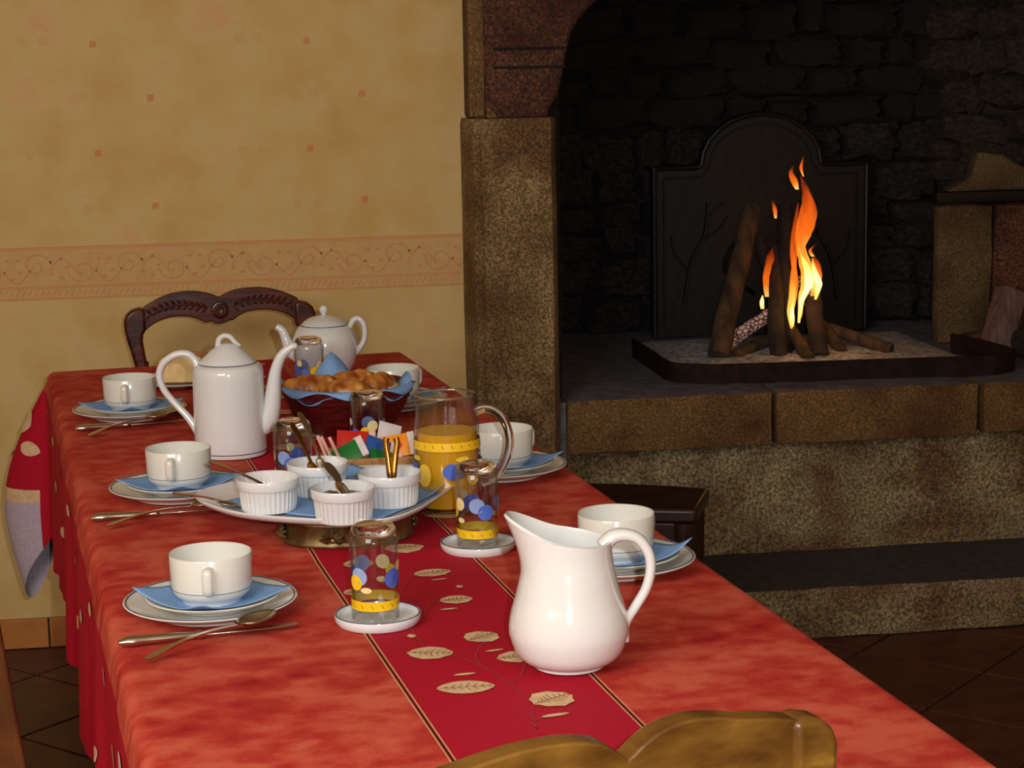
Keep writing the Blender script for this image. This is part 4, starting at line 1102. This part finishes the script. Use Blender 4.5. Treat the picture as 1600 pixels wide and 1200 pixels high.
g.add(v, [[j*(n+1)+i, j*(n+1)+i+1, (j+1)*(n+1)+i+1, (j+1)*(n+1)+i] for j in range(n) for i in range(n)])
o = g.build('paper_napkin', m_nap, None, norm=False); s = o.modifiers.new('s', 'SOLIDIFY'); s.thickness = .0008; s.offset = 1
o.location = PL.location; tag(o, 'blue paper napkin spread on the platter under the ramekins', 'napkin')
RZ = PL.location.z+.0078
def make_ram():
    T = thing('ramekin', '', 'ramekin', (0, 0, 0), 0, 'white fluted ramekins on the platter')
    def flute(a, z, r): return 1-.036*abs(sin(a*18))**.5 if (.004 < z < .029 and r > .0345) else 1
    g = G(); g.lathe([(0, .001), (.033, .001), (.034, 0), (.0355, .0005), (.0368, .0055), (.0372, .010), (.0385, .027), (.0388, .030), (.0412, .0308), (.0420, .033), (.0422, .0425), (.0415, .0437), (.0400, .0430), (.0385, .034), (.0355, .007), (.033, .0045), (0, .004)], 180, fr=flute); g.build('body', m_white, T)
    return T
rams = [((.058, 2.590), 'white fluted ramekin at the left end of the platter'), ((.128, 2.672), 'white fluted ramekin at the back of the platter, gold spoon inside'),
        ((.152, 2.508), 'white fluted ramekin of dark jam at the front of the platter'), ((.219, 2.585), 'white fluted ramekin at the right of the platter, gold tongs inside')]
rp_ = make_ram()
for i, ((x, y), lb) in enumerate(rams): inst(rp_, i == 0, (x, y, RZ), i, lb)
def fill(x, y, h, m, name, lb, cat, mound=.0):
    g = G(); g.lathe([(0, -.0015), (.030, -.0015), (.0338+h*.11-.0005, h)]+[(.0338*q+.003*0, h+.001+mound*(1-q*q)) for q in (.98, .8, .6, .4, .2)]+[(0, h+mound)], 40)
    for p in g.v:
        if p.z > h*.9: p.z += .0035*noise.noise(Vector((p.x*90, p.y*90, x*9)))
    o = g.build(name, m, None); o.location = (x, y, RZ+.006); tag(o, lb, cat, 'preserves in the ramekins'); return o
fill(.152, 2.508, .024, m_jam, 'dark_jam', 'dark brown jam in the front ramekin', 'jam', .004)
fill(.058, 2.590, .014, m_jelly, 'orange_jam', 'orange jam low in the left ramekin', 'jam')
fill(.128, 2.672, .014, m_jelly, 'orange_jam', 'orange jam low in the back ramekin', 'jam')
fill(.219, 2.585, .014, m_jam, 'dark_jam', 'dark jam low in the right ramekin', 'jam')
def spoon_at(tip, end, m, lb, name='teaspoon', wk=1.0):
    """spoon whose bowl is at tip and whose handle reaches end"""
    T = thing(name, lb, 'spoon', end, 0, 'spoons for the preserves')
    a = Vector(tip)-Vector(end); ln = a.length
    g = G(); pr_ = spline([(0, .0022), (.004, .0048), (.014, .0056), (.03, .0038), (ln*.5, .0026), (ln-.03, .0022), (ln-.024, .003)], 3); v = []
    for (x, hw) in pr_:
        hw *= wk; z = .003*sin(x/ln*pi)
        v += [(x, -hw, z), (x, hw, z), (x, hw*.8, z-.002), (x, -hw*.8, z-.002)]
    f = []
    for i in range(len(pr_)-1):
        for j in range(4): f.append([i*4+j, i*4+(j+1) % 4, i*4+4+(j+1) % 4, i*4+4+j])
    f += [[0, 1, 2, 3], [len(v)-1, len(v)-2, len(v)-3, len(v)-4]]
    g.add(v, f); g.build('handle', m, T)
    g = G(); v = []; f = []; nn, mm = 6, 16
    for i in range(nn+1):
        q = i/nn
        for j in range(mm): b = 2*pi*j/mm; v.append((ln-.013+.0145*q*cos(b), .0095*q*sin(b), -.0035*(1-q*q)))
    for i in range(nn):
        for j in range(mm): k = (j+1) % mm; f.append([i*mm+j, i*mm+k, (i+1)*mm+k, (i+1)*mm+j])
    g.add(v, f); o = g.build('bowl', m, T, norm=False); s = o.modifiers.new('s', 'SOLIDIFY'); s.thickness = .001; s.offset = 0
    T.rotation_euler = a.to_track_quat('X', 'Z').to_euler()
    return T
RT = RZ+.043
spoon_at((.075, 2.580, RZ+.022), (-.018, 2.612, RT+.022), m_silver, 'thin silver spoon leaning out of the left ramekin')
spoon_at((.016, 2.606, RZ+.004), (-.068, 2.622, RZ+.022), m_silver, 'silver spoon lying across the platter left edge', 'coffee_spoon')
spoon_at((.128, 2.668, RZ+.020), (.095, 2.70, RT+.052), m_gold, 'gold-coloured spoon standing in the back ramekin')
spoon_at((.158, 2.500, RZ+.030), (.131, 2.525, RT+.030), m_silver, 'dark silver spoon stuck in the front jam ramekin', wk=1.6)
TG = thing('sugar_tongs', 'gold-coloured tongs standing upright in the right ramekin', 'tongs', (.222, 2.585, RZ+.020), radians(-8))
for s_ in (-1, 1):
    g = G(); g.tube(spline([(s_*.002, 0, 0), (s_*.0025, .003, .018), (s_*.005, .008, .042), (s_*.0075, .011, .060), (s_*.006, .012, .067)], 4), [.0016]*4+[.0024]*13, 8, up=(1, 0, 0), fl=1.7); g.build('arm', m_gold, TG)
g = G(); g.lathe([(0, -.004), (.005, -.001), (.005, .002), (0, .004)], 12); g.build('tip', m_gold, TG)
spoon_at((.140, 2.69, RZ+.02), (.108, 2.722, RT+.062), m_silver, 'pale thin spoon standing beside the gold one in the back ramekin')

# ---- tray of sachets
TR = thing('sachet_tray', 'small tan wicker tray filled with sachets between ramekins and basket', 'tray', (.228, 3.0, Z0), radians(2))
def rr_out(a, b, r, n=8):
    p = []
    for cx, cy_, a0 in ((a-r, b-r, 0), (-a+r, b-r, pi/2), (-a+r, -b+r, pi), (a-r, -b+r, 3*pi/2)):
        for k in range(n+1): t = a0+pi/2*k/n; p.append((cx+r*cos(t), cy_+r*sin(t)))
    return p
o1 = rr_out(.075, .045, .025); n = len(o1); g = G(); RR = []
for sc_, z in ((.9, 0), (1, .012), (1.04, .024), (1.02, .026), (.99, .024), (.95, .010), (.86, .003)):
    RR.append([Vector((x*sc_, y*sc_, z)) for x, y in o1])
v = [p for R in RR for p in R]; f = []
for i in range(len(RR)-1):
    for j in range(n): k = (j+1) % n; f.append([i*n+j, i*n+k, (i+1)*n+k, (i+1)*n+j])
f.append(list(range(n))[::-1]); f.append([(len(RR)-1)*n+j for j in range(n)])
g.add(v, f); g.build('basket', m_tray, TR)
def packet(px, py, pz, wd, h, rx, ry, rz, m, name, lb, cat, strips=None, mk=None):
    T = thing(name, lb, cat, (px, py, pz), 0, 'sachets in the wicker tray')
    T.rotation_euler = (radians(rx), radians(ry), radians(rz))
    v = []; n1, n2 = 6, 6
    for s in (1, -1):
        for j in range(n2+1):
            for i in range(n1+1):
                x = (i/n1-.5)*wd; z = j/n2*h; b = .0028*sin(pi*i/n1)*sin(pi*j/n2)
                v.append((x, -s*b-.0001*s, z))
    f = []; k = (n1+1)*(n2+1)
    for j in range(n2):
        for i in range(n1):
            a = j*(n1+1)+i; f.append([a, a+1, a+n1+2, a+n1+1]); f.append([k+a+n1+1, k+a+n1+2, k+a+1, k+a])
    g = G(); g.add(v, f); g.build('envelope', m, T, norm=False)
    if strips:
        g = G(); g.box(wd/2-.010, wd/2+.0004, -.0022, .0022, -.0004, h+.0004); g.build('white_edge', strips, T, smooth=False)
    if mk:
        g = G(); g.fan([(.006*cos(2*pi*i/14), -.0034, h*.5+.006*sin(2*pi*i/14)) for i in range(14)]); g.build('emblem', mk, T, norm=False)
    return T
z = Z0+.012
packet(.205, 3.02, z+.012, .060, .034, -30, 6, 4, m_prd, 'tea_sachet', 'red sachet at the back of the wicker tray', 'sachet', m_ppk, m_ppk)
packet(.196, 2.985, z+.002, .060, .034, -38, -28, -4, m_pgr, 'tea_sachet', 'large green sachet leaning at the front of the tray', 'sachet', m_pwh)
packet(.238, 2.995, z+.008, .050, .030, -34, 24, 8, m_pbl, 'tea_sachet', 'blue and white sachet in the middle of the tray', 'sachet', m_pwh)
packet(.246, 2.975, z-.002, .050, .026, -44, 18, 8, m_pgr, 'tea_sachet', 'small dull green sachet right of the large green one', 'sachet', m_pwh)
packet(.272, 3.005, z+.004, .054, .036, -28, -8, 0, m_por, 'tea_sachet', 'orange and yellow sachet at the right of the tray', 'sachet', m_pwh, m_prd)
packet(.255, 3.035, z+.018, .040, .034, -16, 20, 20, m_pwh, 'tea_sachet', 'pale lilac-white sachet standing behind the orange one', 'sachet')
for i, (x, y, ry) in enumerate(((.160, 3.0, -20), (.168, 2.996, -24), (.180, 2.99, -24), (.295, 3.0, 6), (.301, 2.996, 4))):
    T = packet(x, y, z+.002, .005, .044, -20, ry, 0, m_ppk, 'sugar_stick', ('leftmost pink and white sugar stick in the tray', 'second pink and white sugar stick from the left in the tray', 'third pink sugar stick, beside the green sachet', 'sugar stick at the right end of the tray, beside the orange sachet', 'rightmost sugar stick in the tray, next to the juice jug')[i], 'sugar stick')
    T['group'] = 'sugar sticks at the left of the tray' if i < 3 else 'sugar sticks at the right of the tray'

# ---- bread basket
BB = thing('bread_basket', 'dark red round wicker basket lined with blue paper, holding pastries', 'basket', (.214, 3.34, Z0), 0); BB.scale = (.97, .97, .93)
g = G(); pr_ = [(0, .002), (.070, .002), (.074, 0), (.078, .004)]
for k in range(12): t = k/11; pr_.append((.080+.034*t**.8+(.0014 if k % 2 else -.0004), .008+.064*t))
pr_ += [(.116, .076), (.1175, .080), (.115, .083), (.112, .080), (.106, .066), (.080, .014), (.07, .008), (0, .008)]
g.lathe(pr_, 64, fr=lambda a, z, r: 1+(.006*sin(a*24) if z > .006 else 0)); g.build('wicker_bowl', m_bowl, BB)
# napkin lining
g = G(); nr, na = 8, 72; v = [(0, 0, .035)]
for i in range(1, nr+1):
    q = i/nr
    for j in range(na):
        a = 2*pi*j/na; r = .108*q; z = .035+.040*q**3
        if q > .8:
            e = (q-.8)/.2; z += e*(.008*sin(a*4+1)+.005*sin(a*9)); r += e*.008
            d = (a-pi*.56+pi) % (2*pi)-pi; z += e*.045*max(0, 1-abs(d)/.35)
            d = (a-pi*.95+pi) % (2*pi)-pi; z += e*.016*max(0, 1-abs(d)/.3)
            d = (a-pi*.12+pi) % (2*pi)-pi; z += e*.016*max(0, 1-abs(d)/.3)
        v.append((r*cos(a), r*sin(a), z))
f = [[0, 1+j, 1+(j+1) % na] for j in range(na)]
for i in range(nr-1):
    for j in range(na): k = (j+1) % na; f.append([1+i*na+j, 1+i*na+k, 1+(i+1)*na+k, 1+(i+1)*na+j])
# front fold hangs a little over the rim
b0 = len(v)
for i in range(3):
    for j in range(20):
        a = -pi*.93+j*(pi*.86)/19; r = .1145+.004*i; zz = .088-i*.004*(1+.9*sin(a*7))
        v.append((r*cos(a), r*sin(a), zz))
for i in range(2):
    for j in range(19): f.append([b0+i*20+j, b0+i*20+j+1, b0+(i+1)*20+j+1, b0+(i+1)*20+j])
g.add(v, f); o = g.build('paper_napkin', m_nap, None, norm=False); o.location = BB.location; o.scale = BB.scale
s = o.modifiers.new('s', 'SOLIDIFY'); s.thickness = .0008; s.offset = 1; tag(o, 'blue paper napkin lining the bread basket', 'napkin')
def pastry(loc, rz, ln, rad, curve, lb, m=m_crust, name='croissant', seg=7):
    pts = []; rr_ = []
    N = 40
    for k in range(N+1):
        t = k/N; a = (t-.5)*curve; x = ln/curve*sin(a); y = ln/curve*(1-cos(a))
        e = max(0, sin(pi*t))**.55; pts.append((x, y, rad*.9)); rr_.append(max(.003, rad*e*(1+.10*abs(sin(t*pi*seg))-.05)))
    g = G(); g.tube(pts, rr_, 18, up=(0, 0, 1), fl=.85)
    for p in g.v: p += Vector((0, 0, .004*noise.noise(p*45+Vector(loc)*9)))
    o = g.build(name, m, None); o.location = loc; o.rotation_euler = (0, radians(rnd.uniform(-6, 6)), rz)
    return tag(o, lb, 'pastry', 'pastries in the bread basket')
bz = Z0+.046
pastry((0.152, 3.325, bz+.006), radians(8), .115, .026, 1.3, 'large golden pastry at the left front of the basket')
pastry((0.205, 3.292, bz+.004), radians(-20), .105, .024, 1.6, 'golden croissant at the front middle of the basket')
pastry((0.225, 3.375, bz+.006), radians(15), .11, .024, 1.0, 'golden pastry at the back middle of the basket')
pastry((0.27, 3.335, bz+.006), radians(55), .095, .024, 1.4, 'golden croissant at the right of the basket')
pastry((0.288, 3.35, bz+.0), radians(80), .08, .020, .5, 'pale bread roll at the right rim of the basket', m_pale, 'bread_roll', 0)
pastry((0.15, 3.375, bz-.004), radians(40), .08, .022, 1.0, 'golden pastry behind, at the left rim of the basket')

# ---- sliced bread on a plate behind the coffee pot
SP = thing('bread_plate', 'flat white plate under the sliced bread, behind the coffee pot', 'plate', (-.075, 3.875, Z0), radians(-8))
g = G(); g.lathe([(0, .002), (.05, .002), (.055, 0), (.06, .002), (.088, .009), (.0905, .0105), (.088, .012), (.06, .006), (0, .0055)], 48); g.build('dish', m_white, SP)
def loaf(loc, rz, tilt, lb):
    T = thing('bread_slice', lb, 'bread', loc, rz, 'slices of pale bread'); T.rotation_euler = (radians(tilt[0]), radians(tilt[1]), rz)
    out = [(-.043, 0), (.043, 0), (.046, .03), (.045, .045), (.036, .052), (0, .054), (-.036, .052), (-.045, .045), (-.046, .03)]
    g = G(); g.prism([(x*.95, z*.96+.001) for x, z in out], -.0065, .0065); g.build('crumb', m_pale, T, bevel=.002)
    g = G(); n = len(out); v = []
    for (x, z) in out:
        for k in (1, .94): 
            for y in (-.006, .006): v.append((x*k, y, z*k if k == 1 else z*.95+.001))
    f = []
    for i in range(n):
        j = (i+1) % n; f += [[i*4, j*4, j*4+1, i*4+1], [i*4, i*4+2, j*4+2, j*4], [i*4+1, j*4+1, j*4+3, i*4+3]]
    g.add(v, f); g.build('crust', m_brown, T)
    return T
for i in range(4):
    loaf((-.072+.004*i, 3.848+i*.0155, Z0+.0065), radians(-8), (-6, 0), ['front slice of pale bread behind the coffee pot handle', 'second slice of pale bread on the bread plate', 'third slice of pale bread on the bread plate', 'rear slice of pale bread on the bread plate'][i])

# ------------------------------------------------------------------ CHAIRS
def chair(name, loc, rz, W, H, m, m2, label, carved, up=0):
    k = W/.432
    T = thing(name, label, 'chair', loc, rz, 'provincial wooden chairs at the table ends')
    u = .000294*k
    def q(cx, cy_): return ((cx-798)*u, H-(cy_-112)*u)
    topc = [(220, 232), (300, 185), (400, 140), (490, 122), (580, 118), (660, 126), (730, 145), (796, 172), (860, 140), (940, 118), (1050, 110), (1140, 116), (1240, 140), (1320, 172), (1385, 205)]
    botc = [(1385, 385), (1330, 345), (1270, 312), (1180, 288), (1080, 281), (990, 292), (930, 320), (890, 352), (870, 346), (840, 362), (796, 374), (750, 366), (722, 350), (690, 362), (640, 336), (560, 310), (460, 304), (380, 318), (300, 350), (235, 400)]
    if up:
        topc = [(220, 232-up), (300, 178-up*.4), (400, 138), (490, 118), (580, 110), (660, 120), (730, 148), (796, 196), (860, 142), (940, 116), (1040, 108), (1140, 110), (1240, 128-up*.1), (1320, 160-up*.4), (1385, 205-up)]
    ci = [i for i, p in enumerate(topc) if p[0] == 796][0]; di = [i for i, p in enumerate(botc) if p[0] == 796][0]
    smooth_out = spline(topc[:ci+1], 3)[:-1]+spline(topc[ci:], 3)+spline(botc[:5], 3)[:-1]+botc[4:11]+spline(botc[11:], 3)
    g = G(); g.prism([q(*p) for p in smooth_out], -.013, .011); g.build('top_rail', m, T, bevel=.005)
    sx = q(150, 0)[0]
    for s in (-1, 1):
        o_ = [(195, 226), (140, 240), (100, 275), (80, 325), (82, 400), (95, 470), (120, 560), (150, 690)]
        i_ = [(245, 690), (228, 590), (214, 480), (218, 430), (240, 395), (240, 232)]
        if up: o_ = [(x, y-up*(1 if y < 500 else 0)) for x, y in o_]; i_ = [(x, y-(up if y < 300 else 0)) for x, y in i_]
        pts = [q(*p) for p in o_+i_]
        if s > 0: pts = [(-x, z) for x, z in pts][::-1]
        pts = [(x, z) for x, z in pts]
        g = G(); g.prism(pts, -.017, .016); g.build('stile', m, T, bevel=.007)
        x0, zb = (q(198, 690)); x0 = x0 if s < 0 else -x0
        g = G(); g.tube([(x0, 0, zb+.015), (x0*.99, -.003, .6), (x0*.97, -.005, .46), (x0*.98, .02, .2), (x0, .05, 0)], [.0155*1.0, .017, .019, .017, .014], 10); g.build('rear_leg', m, T)
    # lower back rail, seat frame, rush seat, front legs, stretchers
    g = G(); g.prism([(sx+.02, .60), (0, .575), (-sx-.02, .60), (-sx-.02, .645), (0, .665), (sx+.02, .645)], -.009, .009); g.build('lower_rail', m, T, bevel=.004)
    D_ = .38; hw = W/2-.01
    for y0, y1 in ((-.012, .012), (-D_-.012, -D_+.012)):
        g = G(); g.box(-hw, hw, y0, y1, .425, .465); g.build('seat_rail', m, T, bevel=.006)
    for s in (-1, 1):
        g = G(); g.box(s*hw-.012, s*hw+.012, -D_, 0, .43, .462); g.build('seat_rail', m, T, bevel=.006)
        g = G(); g.tube([(s*hw, -D_, .47), (s*hw*1.02, -D_-.01, .40), (s*hw, -D_+.005, .2), (s*hw*1.03, -D_-.02, 0)], [.02, .022, .015, .017], 10); g.build('front_leg', m, T)
        g = G(); g.tube([(s*hw, -D_, .16), (s*hw, .03, .16)], .009, 8); g.build('stretcher', m, T)
    g = G(); g.box(-hw+.01, hw-.01, -D_+.012, -.012, .440, .468); g.build('seat', m2, T, bevel=.008)
    if carved:
        g = G(); c = q(796, 268)
        g.lathe([(0, .004), (.006, .005), (.009, .002), (.012, .002), (.0145, .006), (.018, .005), (.020, 0)], 24, M=Matrix.Translation((c[0], -.0125, c[1])) @ Matrix.Rotation(radians(90), 4, 'X')); g.build('rosette', m, T)
        for s in (-1, 1):
            g = G()
            def mid(X):
                def at(cv):
                    for (x0_, z0_), (x1_, z1_) in zip(cv, cv[1:]):
                        if min(x0_, x1_) <= X <= max(x0_, x1_): return z0_+(z1_-z0_)*(X-x0_)/((x1_-x0_) or 1)
                    return cv[0][1]
                return (at(topc)+at(botc))/2
            line = []
            for j in range(10):
                cx = 796+s*(95+j*46); X, zc = q(cx, mid(cx)); line.append((X, -.0135, zc))
                for d in (-1, 1):
                    p0 = Vector((X, -.0125, zc)); p1 = Vector((X+s*.008, -.0145, zc+d*.0065)); p2 = Vector((X+s*.013, -.0125, zc+d*.0105))
                    g.tube([p0, p1, p2], [.0015, .0032, .001], 8)
            g.tube(line, .0022, 8)
            g.build('leaf_carving', m, T)
    return T
chair('dining_chair', (.008, 4.40, 0), radians(4), .430, .888, m_wood_dark, m_rush, 'dark brown carved wooden chair at the far end, against the yellow wall', True)
chair('dining_chair', (.302, 1.470, 0), radians(17+180), .405, .875, m_wood_honey, m_rush, 'honey-brown wooden chair at the near end, its back in the foreground', False, 62)

# stool beside the hearth
S_ = thing('wooden_stool', 'dark brown wooden stool between the table and the hearth step', 'stool', (.84, 4.02, 0), radians(-22))
def stool_top(a, b, z0, z1, bow=.02):
    p = []
    for k in range(9): t = -1+k/4; p.append((t*a, -b-bow*(1-t*t)*.5))
    for k in range(9): t = 1-k/4; p.append((t*a, b+bow*(1-t*t)))
    return p
g = G(); g.prism(stool_top(.165, .10, 0, 0), .43, .462, axis='z'); g.build('seat', m_stool, S_, bevel=.008)
g = G(); g.prism([(-.14, .43), (-.13, .30), (-.10, .34), (0, .36), (.10, .34), (.13, .30), (.14, .43)], -.095, -.075).prism([(-.14, .43), (-.13, .30), (-.10, .34), (0, .36), (.10, .34), (.13, .30), (.14, .43)], .075, .095)
g.box(-.145, -.125, -.08, .08, .33, .43).box(.125, .145, -.08, .08, .33, .43); g.build('apron', m_stool, S_, bevel=.004)
for sx in (-1, 1):
    for sy in (-1, 1):
        g = G(); g.tube([(sx*.135, sy*.082, .43), (sx*.135, sy*.082, .32), (sx*.125, sy*.075, .2), (sx*.145, sy*.09, 0)], [.022, .020, .014, .017], 10); g.build('leg', m_stool, S_)
# bench at the left
Bn = thing('wooden_bench', 'reddish-brown wooden bench seat at the lower left edge', 'bench', (-.274, 2.60, 0), radians(8.4))
g = G(); g.box(-.34, .0, -1.0, .95, .418, .45); g.build('seat', m_bench, Bn, smooth=False, bevel=.006)
g = G(); g.box(-.31, -.035, -.95, -.92, .33, .418).box(-.31, -.035, .87, .90, .33, .418).box(-.05, -.03, -.95, .90, .33, .418).box(-.31, -.29, -.95, .90, .33, .418); g.build('apron', m_wood_dark, Bn, smooth=False)
for x in (-.30, -.045):
    for y in (-.93, .88):
        g = G(); g.tube([(x, y, 0), (x, y, .34)], [.018, .024], 10); g.build('leg', m_wood_dark, Bn)
